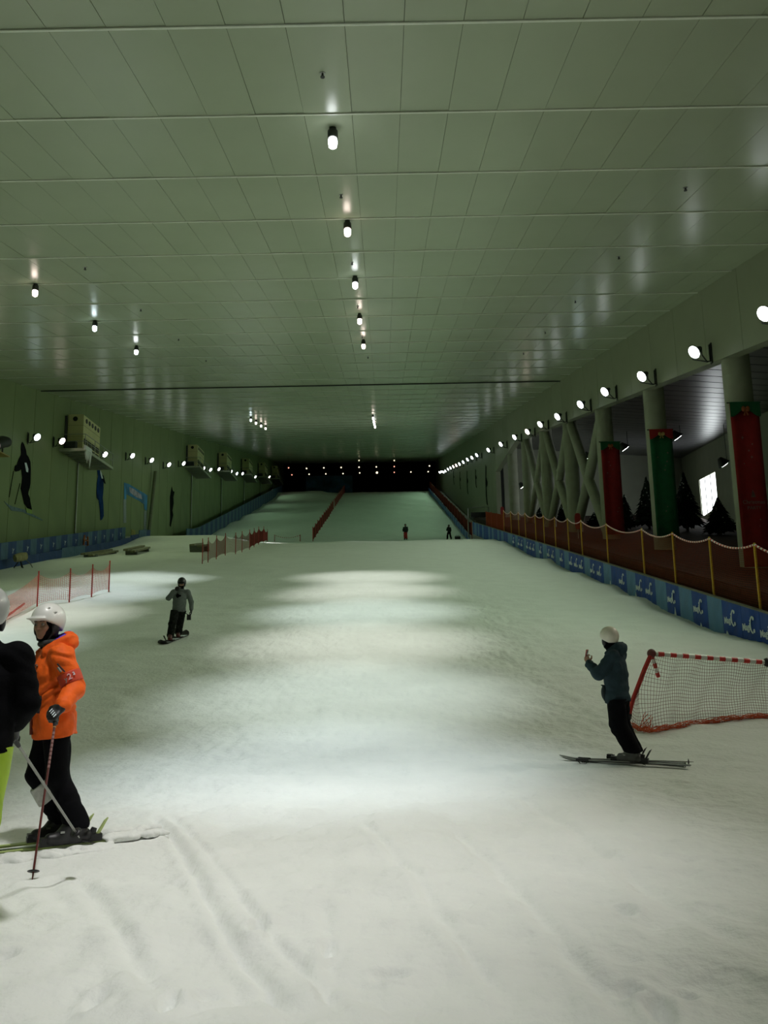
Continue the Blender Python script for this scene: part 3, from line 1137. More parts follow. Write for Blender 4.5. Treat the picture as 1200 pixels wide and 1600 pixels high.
# left barrier on the steep part
ls = empty('striped_barrier', (-20.7, 92, gz(-20.7, 92)))
tag(ls, 'striped blue banner fence climbing the steep slope along the wall', 'barrier')
S0 = ls.location.copy()
yv = 86.0; k = 0
while yv < 166:
    xw = -20.7
    base = lambda q: float(np.interp(q, _ys, _rs2)) + axis(q)
    za, zb = base(yv), base(yv + 1.3)
    p = []
    for x in (xw - .04, xw + .04):
        for (q, zz) in ((yv, za), (yv + 1.28, zb)):
            p += [Vector((x, q, zz - .6)) - S0, Vector((x, q, zz + 1.75)) - S0]
    MB().hexa(p).build('banner', M_NAVY if k % 2 else M_SLATE, ls)
    yv += 1.3; k += 1
sg = MB()
pa = [at_x(231, 836, -21.2), at_x(256, 847, -21.2), at_x(256, 852, -21.2), at_x(231, 852, -21.2)]
sg.prism(pa, (0.06, 0, 0))
so = sg.build('fallen_banner', M_NAVY)
tag(so, 'slanted navy banner end sticking out of the snow by the wall', 'banner')

# ------------------------------------------------------------------ orange/red nets on the piste
def net_fence(name, label, pts, h, cell, r, m, mpost, sag=0.18, post_r=0.025, lean=0.0, rowsv=None, extra=0.12, skip_net=()):
    """pts: list of ground points; one post on each, net between neighbours"""
    base = Vector(pts[0])
    root = empty(name, base)
    tag(root, label, 'safety net')
    polys = []
    for i, p in enumerate(pts):
        p = Vector(p)
        MB().tube([p - base + Vector((0, 0, -.2)), p - base + Vector((lean * .5, 0, h * .5)), p - base + Vector((lean, 0, h + extra))], post_r, 7).build('post', mpost, root)
    for i in range(len(pts) - 1):
        if i in skip_net: continue
        a, b = Vector(pts[i]), Vector(pts[i + 1])
        L = (b - a).length
        top = lambda u: a + (b - a) * u + Vector((lean, 0, h - sag * 4 * u * (1 - u))) - base
        bot = lambda u: a + (b - a) * u + Vector((0, 0, 0.10 + 0.3 * sag * 4 * u * (1 - u))) - base
        polys += net_polys(top, bot, max(5, int(L / cell)), rowsv or max(4, int(h / cell)))
    link('net', strand_mesh(polys, r, m), root)
    return root


M_PINKNET = mat('net_pink', (0.62, 0.16, 0.13), 0.7, var=0.1)
pts = [on_ground(170, 925), on_ground(143, 933), on_ground(108, 942), on_ground(58, 948)]
p_last = pts[-1]
net_fence('safety_net', 'sagging fine pink red net on red posts at the edge of the park lane', pts, 1.12, 0.075, 0.006, M_PINKNET, M_REDPOST, sag=0.22)
_pn = bpy.data.objects[[o.name for o in bpy.data.objects if o.get('label', '').startswith('sagging fine pink')][0]]
_b = pts[0]
ta, tb2 = pts[3] + Vector((0, 0, 1.12)), at_y(-40, 945, pts[3].y - 1.6)
ba_, bb_ = pts[3] + Vector((0, 0, .1)), on_ground(-40, 1000)
top = lambda u: ta * (1 - u) + tb2 * u - Vector((0, 0, .25 * 4 * u * (1 - u))) - _b
bot = lambda u: ba_ * (1 - u) + bb_ * u + Vector((0, 0, .05)) - _b
link('drooping_net', strand_mesh(net_polys(top, bot, 50, 18), .006, M_PINKNET), _pn)
fa, fb = on_ground(-4, 977), on_ground(37, 955)
MB().tube([fa - _b + Vector((0, 0, .06)), fb - _b + Vector((0, 0, .25))], .035, 7).build('fallen_post', M_REDPOST, _pn)

ptA = []
for (px, py) in [(316, 881), (325, 879), (338, 874), (352, 868), (368, 866), (378, 863), (390, 859), (397, 855), (404, 851), (412, 848), (418, 847)]:
    ptA.append(on_ground(px, py))
net_fence('safety_net', 'dark red net with many bunched posts between piste and park lane', ptA, 1.32, 0.085, 0.0055, M_FARNET, M_REDPOST, sag=0.3)
ptB = [Vector((-7.9, yv, gz(-7.9, yv))) for yv in np.arange(91, 166, 3.4)]
net_fence('safety_net', 'dark red divider net climbing the steep upper piste in two runs', ptB, 1.5, 0.25, 0.016, M_FARNET, M_REDPOST, sag=0.15, post_r=.05, skip_net=(11,))
# small chain between two short posts
ca, cb = on_ground(429, 846), on_ground(469, 846)
ch = empty('chain_barrier', ca)
tag(ch, 'short beaded chain sagging between two small posts at the crest', 'chain')
for p in (ca, cb):
    MB().tube([p - ca, p - ca + Vector((0, 0, .75))], .04, 7).build('post', M_REDPOST, ch)
mb = MB()
for k in range(24):
    mb.cur = k % 2
    f = lambda u: (cb - ca) * u + Vector((0, 0, .7 - .3 * 4 * u * (1 - u)))
    mb.tube([f(k / 24), f((k + .95) / 24)], .03, 5)
mb.build('chain', [M_WHITE, M_REDPOST], ch)

# ------------------------------------------------------------------ red folding net near the right barrier
g_base = on_ground(981, 1130)
rn = empty('folding_net', g_base)
tag(rn, 'low red framed net with red and white striped top rail', 'net')
G0 = g_base.copy()
yd = g_base.y
P0 = at_y(1018, 1021, yd + .25)
P1 = at_y(1199, 1035, yd + .35)
P2 = at_y(1290, 1040, yd + .35)
pc = at_y(996, 1075, yd + .02)
MB().tube([g_base + Vector((0, 0, -.1)) - G0, at_y(982, 1118, yd) - G0], .03, 8).build('foot_tube', mat('pink_plastic', (.75, .22, .20), .4), rn)
MB().tube([at_y(982, 1124, yd) - G0, at_y(983.5, 1115, yd) - G0], .042, 8).build('clamp', M_BLACK, rn)
MB().tube([at_y(983.5, 1115, yd) - G0, at_y(988, 1096, yd) - G0, pc - G0, at_y(1007, 1046, yd + .12) - G0, P0 - G0], .036, 10).build('end_pole', M_RED, rn)
MB().sphere(P0 - G0, .075, 10, 8).build('corner_joint', mat('dark_red', (.12, .02, .02), .5), rn)
MB().sphere(P1 - G0, .075, 10, 8).build('corner_joint', M_BLACK, rn)
rail = MB()
for (s, e) in ((P0, P1), (P1, P2)):
    nseg = 19
    for k in range(nseg):
        rail.cur = k % 2
        rail.tube([s + (e - s) * (k / nseg) - G0, s + (e - s) * ((k + 1) / nseg) - G0], .040, 10)
rail.build('striped_rail', [M_WHITE, M_RED], rn)
st = MB()
sA, sB = P0, at_y(1028.5, 1057, yd + .45)
for k in range(5):
    st.cur = k % 2
    st.tube([sA + (sB - sA) * (k / 5) - G0, sA + (sB - sA) * ((k + 1) / 5) - G0], .034, 8)
st.build('stay_tube', [M_RED, M_WHITE], rn)
bk_px = [(988, 1139), (1003, 1144), (1020, 1146), (1045, 1141), (1080, 1136), (1130, 1129), (1165, 1126), (1200, 1123), (1290, 1116)]
bpts = []
for (px, py) in bk_px:
    q = on_ground(px, py); q.z += .015
    bpts.append(q)


def poly_at(pts, u):
    t = u * (len(pts) - 1)
    i = min(int(t), len(pts) - 2)
    return pts[i] * (1 - (t - i)) + pts[i + 1] * (t - i)


tpts = [P0 + (P1 - P0) * (i / 6) for i in range(7)] + [P2]
tpts = [P0, at_y(1050, 1024, yd + .27), at_y(1085, 1028, yd + .29), at_y(1120, 1031, yd + .31), at_y(1160, 1034, yd + .33), P1, P2]
bsel = [bpts[1], bpts[3], bpts[4], bpts[5] * .75 + bpts[4] * .25, bpts[5] * .2 + bpts[6] * .8, bpts[7], bpts[8]]
NU, NV = 66, 21


def net_pt(u, v):
    a, b = poly_at(tpts, u), poly_at(bsel, u)
    p = a * (1 - v) + b * v
    p += Vector((0.0, 0.10, -0.03)) * math.sin(v * math.pi)
    fold = max(0, 1 - u * 7)
    p += Vector((-.10 * fold * math.sin(v * math.pi), -.05 * fold, .05 * fold * math.sin(v * 6)))
    p += Vector((.012 * math.sin(v * 9 + u * 40), .02 * math.sin(u * 33), .014 * math.sin(u * 23 + v * 5)))
    return p - G0


polys = [[net_pt(i / (NU), j / NV) for i in range(NU + 1)] for j in range(NV + 1)]
polys += [[net_pt(i / NU, j / NV) for j in range(NV + 1)] for i in range(NU + 1)]
link('net', strand_mesh(polys, 0.0028, mat('net_dark_red', (.16, .035, .025), .8)), rn)
# end panel of the net between the pole and the first mesh column
polepts = [P0, at_y(1007, 1046, yd + .12), pc, at_y(988, 1096, yd), at_y(984, 1113, yd), bpts[0]]
polys = []
for j in range(0, 22):
    v = j / 21
    a, b = poly_at(polepts, v) - G0, net_pt(0.0, v)
    polys.append([a * (1 - t) + b * t + Vector((0, 0, -.05 * math.sin(t * math.pi) * v)) for t in np.linspace(0, 1, 6)])
for k in range(1, 6):
    t = k / 6
    polys.append([(poly_at(polepts, v) - G0) * (1 - t) + net_pt(0, v) * t + Vector((0, 0, -.05 * math.sin(t * math.pi) * v)) for v in np.linspace(0, 1, 14)])
link('end_net', strand_mesh(polys, 0.003, MATS['net_dark_red']), rn)
# bunched orange hem on the snow
polys = []
rr = random.Random(5)
for s in range(16):
    off = Vector((0, rr.uniform(-.05, .06), rr.uniform(0, .06)))
    ph = rr.uniform(0, 6)
    polys.append([poly_at(bpts, u) - G0 + off * (0.5 + .8 * math.sin(u * 20 + ph) ** 2) + Vector((0, .02 * math.sin(u * 60 + ph), .012 * math.sin(u * 47 + ph)))
                  for u in np.linspace(0, 1, 90)])
for s in range(10):
    q0 = bpts[0] * (1 - s / 12) + bpts[2] * (s / 12) - G0
    q1 = net_pt(0.05, 0.72 + .02 * s)
    polys.append([q0 * (1 - t) + q1 * t + Vector((.05 * math.sin(t * 5 + s), .03 * math.sin(t * 9 + s), -.10 * math.sin(t * math.pi))) for t in np.linspace(0, 1, 14)])
link('hem_cord', strand_mesh(polys, 0.0055, mat('cord_orange', (.62, .10, .03), .7)), rn)

# ================================================================== COOLERS ON THE LEFT WALL
def make_cooler():
    root = empty('air_cooler')
    # local: origin on the wall at bottom, x out into the hall, y along, z up
    DX, LY, HZ = 1.25, 3.4, 2.75
    body = MB()
    body.prism([Vector((0.15, 0, 0)), Vector((DX, 0, 0)), Vector((DX, 0, HZ - .05)), Vector((DX - .1, 0, HZ)), Vector((.15, 0, HZ))], (0, LY, 0))
    b = body.build('casing', M_ACBOX, root)
    for z in (1.95, 1.15):
        MB().box((0.15 + (DX - .15) / 2, -0.006, z), (DX - .16, 0.012, 0.02)).build('seam', mat('seam_olive', (.3, .29, .14), .6), b)
        MB().box((DX + 0.004, LY / 2, z), (0.012, LY, 0.02)).build('seam', MATS['seam_olive'], b)
    MB().tube([(0.66, 0.01, 2.42), (0.66, -0.03, 2.42)], 0.17, 18).build('port', M_BLACK, root)
    vm = MB().tube([(0, 0, 0), (0.035, 0, 0)], 0.17, 16).mesh('vent', M_BLACK)
    for k in range(5):
        link('vent', vm, root, (DX, 0.55 + k * .6, 2.38))
    gm = MB().box((0.012, 0, 0), (0.03, 0.66, 0.42)).mesh('grille', mat('grille_dark', (.05, .05, .025), .7))
    for k in range(4):
        for j in range(2):
            link('grille', gm, root, (DX, 0.5 + k * .8, 0.32 + j * .52))
    MB().box((.55, -0.25, .35), (.7, .4, .7)).build('pump_box', mat('pump_dark', (.04, .045, .04), .6), root)
    MB().tube([(0.06, -.12, 0.0), (0.06, -.12, 2.6)], .09, 8).build('riser', mat('pump_dark', (.04, .045, .04), .6), root)
    pl = empty('platform'); pl.parent = root
    for k in range(12):
        MB().box((0.9, -0.8 + k * .5, -0.12), (1.75, 0.30, 0.05)).build('grating_bar', M_GREY, pl)
    e = MB()
    e.box((1.78, 2.0, -.06), (.06, 5.9, .18)); e.box((0.9, -.95, -.06), (1.8, .06, .2)); e.box((.9, 4.95, -.06), (1.8, .06, .2))
    e.build('edge_beam', mat('platform_paint', (.42, .46, .34), .5), pl)
    hr = MB()
    for yv in (-.9, 1.0, 2.9, 4.9):
        hr.tube([(1.76, yv, 0), (1.76, yv, 1.05)], .022, 6)
    for z in (.55, 1.05):
        hr.tube([(1.76, -.9, z), (1.76, 4.9, z)], .022, 6)
        hr.tube([(.1, -.9, z), (1.76, -.9, z)], .022, 6)
    hr.build('handrail', M_GREY, pl)
    MB().box((0.05, 2.6, -3.6), (0.10, .34, 6.6)).build('drain_duct', M_WALL, root)
    MB().tube([(0.14, 2.28, -.2), (0.14, 2.28, -6.8)], .05, 8).build('drain_pipe', M_GREY, root)
    return root


cool = make_cooler()
ic = MB()
for (dy, ln, r) in ((0, .75, .10), (.25, .5, .09), (.55, 1.0, .13), (-.25, .55, .11)):
    ic.tube([(1.78, -.5 + dy, .15), (1.78, -.5 + dy, -.3), (1.78, -.5 + dy, -.2 - ln)], [r, r * .8, .01], 7)
ic.box((1.78, -.4, .08), (.16, 1.2, .3))
AC = [(104.5, 700, 0), (293, 730, 1), (341.5, 737, 2), (378, 742, 3), (404, 745, 4), (424.5, 748, 5)]
for i, (px, py, k) in enumerate(AC):
    p = at_x(px, py, X_L + .15)
    yv = p.y
    if yv > 172: yv = 172
    o = cool if i == 0 else copy_tree(cool)
    o.location = (X_L, yv, axis(yv) + 3.42)
    tag(o, ['yellowish cooler cabinet with icicles on its platform, above the blue figure', 'yellowish cooler cabinet above the small dark figure decal',
            'second cooler cabinet up from the dark figure decal', 'third cooler cabinet up from the dark figure decal',
            'fourth cooler cabinet up from the dark figure decal', 'last cooler cabinet, beside the dark end wall'][i], 'air cooler', 'coolers along the wall')
ic.build('icicle', M_ICE, cool)

# leaning pipe on the wall
pa, pb = at_x(243, 737, X_L + .35), at_x(231, 846, X_L + .35)
pipe = MB().tube([pa, (pa + pb) / 2, pb], 0.16, 10)
po = pipe.build('wall_pipe', mat('pipe_olive', (.16, .18, .10), .6))
tag(po, 'thick leaning pipe on the wall beside the blue gate decal', 'pipe')
# projector on a shelf at the frame's left edge
pj = at_x(4, 684, X_L + .9)
pr = empty('stage_light', (X_L, pj.y, pj.z - .9))
MB().box((.5, 0, 0), (1.0, 1.6, .06)).build('shelf', mat('shelf_wood', (.35, .25, .08), .6), pr)
MB().tube([(.75, -.5, .35), (.8, .3, .75), (.8, .75, .85)], [.30, .34, .30], 14).build('housing', M_BLACK, pr)
MB().tube([(.75, -.5, .34), (.75, -.56, .30)], .24, 14).build('lens', M_GLOW_P, pr)
MB().tube([(.8, .3, .05), (.8, .3, .6)], .05, 8).build('stand', M_BLACK, pr)
tag(pr, 'black stage light on a wall shelf above the dark skier decal', 'stage light')

# ================================================================== WALL DECALS
def decal(name, label, polys, X, th=0.02):
    root = None
    base = at_x(polys[0][1][0][0], polys[0][1][0][1], X)
    root = empty(name, base)
    tag(root, label, 'wall decal')
    for (pname, pts, m, k) in polys:
        q = [at_x(px, py, X) - base + Vector(((0.012 * k) * (1 if X < 0 else -1), 0, 0)) for (px, py) in pts]
        MB().prism(q, (th if X < 0 else -th, 0, 0)).build(pname, m, root)
    return root


def thin(a, b, w):
    return [(a[0] - w, a[1]), (a[0] + w, a[1]), (b[0] + w, b[1]), (b[0] - w, b[1])]


M_DKFIG = mat('figure_black', (.004, .0045, .006), .8, var=.3, spec=.05)
M_FBLUE = mat('figure_blue', (.008, .035, .13), .8, var=.6, scale=1.2, spec=.05)
M_FGREY = mat('figure_skiblue', (.10, .16, .18), .6, var=.3)
M_FGRN = mat('figure_lime', (.20, .32, .05), .6, var=.2)
XD = X_L + .01
decal('skier_decal', 'life-size dark skier decal with raised arm and poles on the green wall', [
    ('figure', [(34.5, 690.5), (37, 694), (40, 703), (41, 710), (44, 714), (47, 722), (47.5, 735), (47, 755), (46, 762), (44, 768), (43.5, 772),
                (46, 778), (47, 785), (49, 795), (49, 799), (44, 797), (40, 790), (37.5, 787), (35.5, 778), (33.5, 770), (32, 763), (33.5, 755),
                (34.5, 746), (33, 733), (29, 736), (24, 737), (22, 735), (23, 728), (26, 726), (29, 717), (33, 710), (32.5, 702), (33, 694)], M_DKFIG, 1),
    ('ski', [(6, 783), (12, 788), (20, 791.5), (40, 797), (52, 804), (66, 812), (66, 813.5), (50, 807), (35, 800), (18, 798), (12, 791)], M_FGREY, 0),
    ('boot', [(39, 793), (49, 797), (49, 803), (41, 801)], M_FGRN, 2),
    ('number_patch', [(37.5, 723), (40, 723), (43, 733), (42.5, 738), (40, 737)], M_PRINT, 3),
    ('pole', thin((21, 736), (14, 777), .35), M_DKFIG, 0), ('pole', thin((31, 755), (23, 788), .35), M_DKFIG, 0)], XD)
z1 = lambda L: [(x / 5, 580 + yy / 5) for (x, yy) in L]
decal('snowboarder_decal', 'blue jumping figure decal under the icy cooler platform', [
    ('figure', z1([(750, 730), (770, 730), (775, 760), (785, 780), (800, 820), (806, 870), (806, 920), (800, 990), (805, 1040), (808, 1130), (795, 1160),
                   (783, 1165), (780, 1100), (770, 1010), (755, 990), (752, 940), (756, 870), (765, 820), (755, 760)]), M_FBLUE, 1),
    ('arm', z1([(785, 800), (805, 815), (822, 880), (812, 876), (795, 840)]), M_DKFIG, 2),
    ('highlight_print', z1([(778, 770), (790, 800), (800, 840), (790, 838), (780, 800)]), M_PRINT, 3)], XD)
M_GATE = mat('gate_blue', (.03, .20, .42), .6, var=.45, scale=1.0)
M_GLEG = mat('gate_leg', (.26, .30, .30), .6, var=.1)
decal('gate_decal', 'light blue start gate decal with pale legs on the green wall', [
    ('banner', z1([(968, 870), (1005, 882), (1150, 970), (1145, 1090), (1125, 1080), (1122, 1040), (1090, 1015), (985, 960), (985, 1000), (968, 1000)]), M_GATE, 1),
    ('lettering', z1([(1005, 905), (1040, 920), (1100, 965), (1105, 1000), (1060, 985), (1010, 945)]), mat('gate_pink', (.38, .34, .42), .6, var=.5, scale=3), 3),
    ('leg', z1([(963, 1000), (985, 1000), (985, 1185), (963, 1185)]), M_GLEG, 0),
    ('leg', z1([(1125, 1090), (1145, 1090), (1140, 1275), (1122, 1275)]), M_GLEG, 0)], XD)
z2 = lambda L: [(180 + x / 4.2857, 660 + yy / 4.2857) for (x, yy) in L]
decal('figure_decal', 'narrow dark figure decal between gate decal and second cooler', [
    ('figure', z2([(377, 428), (385, 460), (396, 465), (388, 500), (390, 540), (382, 590), (387, 620), (378, 660), (370, 700), (364, 690), (368, 640),
                   (366, 560), (366, 500), (372, 460)]), M_DKFIG, 1)], XD)
decal('notice_decal', 'small yellowish notice on the wall inside the gate decal legs', [
    ('notice', [(205, 827), (211, 829), (211, 839), (205, 837)], mat('notice_yellow', (.32, .28, .06), .6, var=.4, scale=4), 1)], XD)
z4 = lambda L: [(660 + x / 4, 640 + yy / 4) for (x, yy) in L]
for i, (x, a, b, wv) in enumerate([(398, 345, 600, 6), (333, 372, 490, 4), (280, 380, 530, 4), (235, 385, 500, 3), (195, 380, 470, 3)]):
    h = b - a
    decal('skier_decal', ['tall thin dark figure decal beside the opening corner', 'second thin dark figure decal up from the opening',
                          'third thin dark figure decal up from the opening', 'fourth thin dark figure decal up from the opening',
                          'fifth thin dark figure decal up from the opening'][i],
          [('figure', z4([(x - wv * .4, a), (x + wv * .5, a + h * .05), (x + wv * .3, a + h * .3), (x + wv * 1.6, a + h * .42), (x + wv * 1.5, a + h * .5),
                          (x + wv * .6, a + h * .55), (x + wv, a + h * .8), (x + wv * 2, b), (x + wv * .9, b - h * .04), (x, a + h * .75), (x - wv * .5, a + h * .4)]), M_DKFIG, 1)], X_R - .01)

# ================================================================== BANNERS ON THE COLUMNS
def banner(label, k, px0, px1, py0, py1, mbody, mhead, text):
    cy = COLY[k]
    yv = cy - COL_R - 0.10
    a, b = at_y(px0, py0, yv), at_y(px1, py0, yv)
    wv = b.x - a.x
    zt = (a.z + b.z) / 2
    hgt = zt - at_y((px0 + px1) / 2 + 12, py1, yv).z
    root = empty('column_banner', (a.x + wv / 2, yv, zt))
    tag(root, label, 'banner', 'Christmas banners on the columns')
    MB().tube([(-wv / 2 - .08, 0, .02), (wv / 2 + .08, 0, .02)], .025, 8).build('rod', M_BLACK, root)
    # cloth with a soft lengthwise fold
    nu, nv = 8, 6
    vs_, fs = [], []
    for s in (0, 1):
        for j in range(nv + 1):
            for i in range(nu + 1):
                u = i / nu - .5
                vs_.append((u * wv, -.02 + s * .02 + .035 * math.cos(u * 9 + j * .4), -hgt * j / nv + .0))
    def idx(s, i, j): return s * (nu + 1) * (nv + 1) + j * (nu + 1) + i
    for s in (0, 1):
        for j in range(nv):
            for i in range(nu):
                fs.append((idx(s, i, j), idx(s, i + 1, j), idx(s, i + 1, j + 1), idx(s, i, j + 1)))
    for i in range(nu):
        fs.append((idx(0, i, 0), idx(0, i + 1, 0), idx(1, i + 1, 0), idx(1, i, 0))); fs.append((idx(0, i, nv), idx(0, i + 1, nv), idx(1, i + 1, nv), idx(1, i, nv)))
    for j in range(nv):
        fs.append((idx(0, 0, j), idx(0, 0, j + 1), idx(1, 0, j + 1), idx(1, 0, j))); fs.append((idx(0, nu, j), idx(0, nu, j + 1), idx(1, nu, j + 1), idx(1, nu, j)))
    mb = MB(); mb.add(vs_, fs, True)
    cl = mb.build('cloth', mbody, root)
    hd = 0.085 * hgt
    pts = [Vector((-wv / 2 - .02, -.085, .02))] + [Vector((wv / 2 + .02, -.085, .02))] + [Vector((wv / 2 + .02, -.085, -hd))]
    for t in np.linspace(1, 0, 13):
        pts.append(Vector(((t - .5) * wv, -.085, -hd - 0.03 + hd * .55 * math.sin(t * math.pi) ** 2)))
    pts.append(Vector((-wv / 2 - .02, -.085, -hd)))
    MB().prism(pts, (0, -.02, 0)).build('valance', mhead, root)
    bow = MB()
    for sx in (-1, 1):
        bow.sphere((sx * wv * .075, -.13, -hd * .5), (wv * .075, .03, hd * .22), 10, 6)
        bow.prism([Vector((0, -.11, -hd * .55)), Vector((sx * wv * .10, -.11, -hd * .95)), Vector((sx * wv * .04, -.11, -hd * 1.0))], (0, -.02, 0))
    bow.sphere((0, -.14, -hd * .5), wv * .035, 8, 6)
    bow.build('bow', mat('bow_dark', (.35, .10, .03), .6) if mhead is M_BANGRN else M_GOLD, root)
    star = MB()
    rr = random.Random(k)
    for t in range(7):
        cx, cz = rr.uniform(-.25, .25) * wv, -hgt * (.22 + .04 * t + (0.30 if t > 4 else 0))
        s = wv * rr.uniform(.03, .06)
        star.prism([Vector((cx, -.075, cz + s)), Vector((cx + s * .2, -.075, cz + s * .2)), Vector((cx + s, -.075, cz)), Vector((cx + s * .2, -.075, cz - s * .2)),
                    Vector((cx, -.075, cz - s)), Vector((cx - s * .2, -.075, cz - s * .2)), Vector((cx - s, -.075, cz)), Vector((cx - s * .2, -.075, cz + s * .2))], (0, -.012, 0))
    star.build('star_print', M_DIMPRINT, root)
    if text:
        for (t, sz, zf) in (('Christmas', .185 * wv, .615), ('PARTY', .16 * wv, .65)):
            o = link('lettering', text_mesh(t, sz, M_DIMPRINT, .006), root)
            o.rotation_euler = (math.pi / 2, 0, 0); o.location = (0, -.075, -hgt * zf)
        tr = MB()
        for q in range(3):
            tr.prism([Vector((-.05 * wv - q * .015, -.075, -hgt * (.565 + q * .01))), Vector((.05 * wv + q * .015, -.075, -hgt * (.565 + q * .01))), Vector((0, -.075, -hgt * (.54 + q * .01)))], (0, -.012, 0))
        tr.build('tree_print', M_DIMPRINT, root)
    return root


banner('long red banner with green starred valance on a column', 1, 1139, 1184, 630, 886, M_BANRED, M_BANGRN, True)
banner('long green banner with red valance and bow on a column', 2, 1014, 1049, 672, 840, M_BANGRN, M_BANRED, False)
banner('narrow red banner with dark green valance beside the cross brace', 3, 938, 967, 691, 835, M_BANRED, M_BANGRN, False)

# ================================================================== CHRISTMAS TREES
def tree(label, px, ytop, yv, wpx, seed, lean=0.0):
    top = at_y(px, ytop, yv)
    zb = axis(yv) + D_REL
    h = top.z - zb
    wr_ = wpx / F_PX * yv / 2
    root = empty('christmas_tree', (top.x, yv, zb))
    tag(root, label, 'tree', 'Christmas trees in the side hall')
    MB().tube([(0, 0, 0), (0, 0, h * .92)], [.09, .02], 8).build('trunk', M_TRUNK, root)
    rnd = random.Random(seed)
    mb = MB()
    tiers = 13
    for t in range(tiers):
        z = h * (0.12 + 0.84 * t / tiers)
        r = wr_ * (1 - t / tiers) ** 0.85 * (1.05 + .12 * rnd.random())
        n = max(7, int(22 * (1 - t / tiers)) + 4)
        for i in range(n):
            a = 2 * math.pi * (i + rnd.random() * .6) / n
            d = Vector((math.cos(a), math.sin(a), 0))
            L = r * rnd.uniform(.8, 1.1)
            s = Vector((-d.y, d.x, 0))
            zt = z + h * .06
            tip = d * L + Vector((0, 0, z - .06 * h * rnd.random()))
            mid = d * L * .55 + Vector((0, 0, zt - .01 * h))
            wv = max(.05, L * .28)
            mb.add([Vector((0, 0, zt + .03 * h)), mid + s * wv + Vector((0, 0, -.03)), tip, mid - s * wv + Vector((0, 0, -.03)), mid + Vector((0, 0, .06 * h * .5)), mid + Vector((0, 0, -.08))],
                   [(0, 1, 4), (1, 2, 4), (2, 3, 4), (3, 0, 4), (0, 5, 1), (1, 5, 2), (2, 5, 3), (3, 5, 0)])
    mb.tube([(0, 0, h * .9), (.02 + lean, 0, h * 1.0)], [.05, .01], 6)
    mb.build('foliage', M_TREE, root)
    om = MB().sphere((0, 0, 0), .045, 6, 4).mesh('bauble', mat('bauble_silver', (.55, .58, .55), .25, metal=.7))
    for q in range(20):
        t = rnd.random() ** .7
        a = rnd.uniform(math.pi * 1.0, math.pi * 2.0)
        rad = wr_ * (1 - t) * .9 + .05
        link('bauble', om, root, (rad * math.cos(a), rad * math.sin(a), h * (.15 + .8 * t)))


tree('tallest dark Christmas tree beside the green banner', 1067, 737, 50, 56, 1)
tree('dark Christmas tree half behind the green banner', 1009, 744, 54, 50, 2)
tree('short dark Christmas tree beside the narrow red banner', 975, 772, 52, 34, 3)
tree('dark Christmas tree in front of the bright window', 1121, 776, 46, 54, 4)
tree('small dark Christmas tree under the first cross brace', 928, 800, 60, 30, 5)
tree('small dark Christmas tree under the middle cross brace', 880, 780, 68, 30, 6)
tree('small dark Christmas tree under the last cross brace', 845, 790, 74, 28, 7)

# hanging lamps in the side hall
for (px, py, yv, lab) in [(1059, 686, 52, 'angled work lamp beside the green banner'), (977, 703, 58, 'angled work lamp beside the narrow red banner'),
                          (920, 716, 66, 'angled work lamp seen through the cross brace'), (1132, 728, 50, 'round wall lamp beside the long red banner'),
                          (817, 762, 80, 'small angled lamp behind the last columns')]:
    p = at_y(px, py, yv)
    o = empty('work_lamp', p)
    zt = axis(yv) + 4.80 - KX * (p.x - 11.5) - p.z
    MB().tube([(.25, .2, 0.2), (.25, .2, zt)], .02, 6).build('stem', M_METAL, o)
    dd = Vector((.62, .10, -.78)).normalized()
    MB().tube([Vector((0, 0, .1)) - dd * .5, Vector((0, 0, .1)) - dd * .35, Vector((0, 0, .1))], [.12, .2, .40], 14).build('shade', M_METAL, o)
    MB().tube([Vector((0, 0, .1)) + dd * .0, Vector((0, 0, .1)) + dd * .03], [.30, .28], 14).build('lens', M_GLOW_W, o)
    tag(o, lab, 'lamp')
sl = spot('side_hall_beam', 90, (0.92, 1.0, 0.9), 130, 0.8, .3)
for (x, yv) in ((17, 52), (19, 66), (15, 38)):
    lo = bpy.data.objects.new('side_hall_beam', sl)
    COL.objects.link(lo)
    lo.location = (x, yv, axis(yv) + 3.2)

# red signs on posts on the walkway
for (px, yt, yb, wpx, lab) in [(902, 802, 828, 9.5, 'red rounded sign on a post behind the orange net'), (784.5, 792, 806, 6, 'small red sign by the closed wall end')]:
    X = 10.6
    a = at_x(px, yt, X); b = at_x(px, yb, X)
    sc = a.y / F_PX
    zf = axis(a.y) + D_REL
    o = empty('sign_post', (X, a.y, zf))
    wv, hv = wpx * sc, (yb - yt) * sc
    zc = (a.z + b.z) / 2 - zf
    pts = [Vector((wv / 2 * math.copysign(abs(math.cos(t)) ** .6, math.cos(t)), -.03, zc + hv / 2 * math.copysign(abs(math.sin(t)) ** .6, math.sin(t)))) for t in np.linspace(0, 2 * math.pi, 20, endpoint=False)]
    MB().prism(pts, (0, .05, 0)).build('plate', mat('sign_red', (.30, .02, .02), .5), o)
    MB().tube([(0, 0.03, 0), (0, 0.03, zc)], .03, 8).build('post', M_GREY, o)
    tag(o, lab, 'sign')
# drum-like gate frame where the upper barrier starts
p = on_ground(748, 848)
gt = empty('pipe_gate', (XB + 1.0, 87, axis(87) - 3.6))
fr = MB()
fr.tube([(-1.2, 0, -1.2), (-1.2, 0, 1.9), (.0, 0, 2.0), (1.0, 0, 2.0), (1.0, 0, -1.2)], .07, 8)
fr.build('pipe_frame', M_GREY, gt)
MB().box((0, .1, 1.2), (1.8, .3, .5)).build('dark_panel', M_BLACK, gt)
tag(gt, 'dark pipe gate frame at the foot of the steep barrier', 'gate')

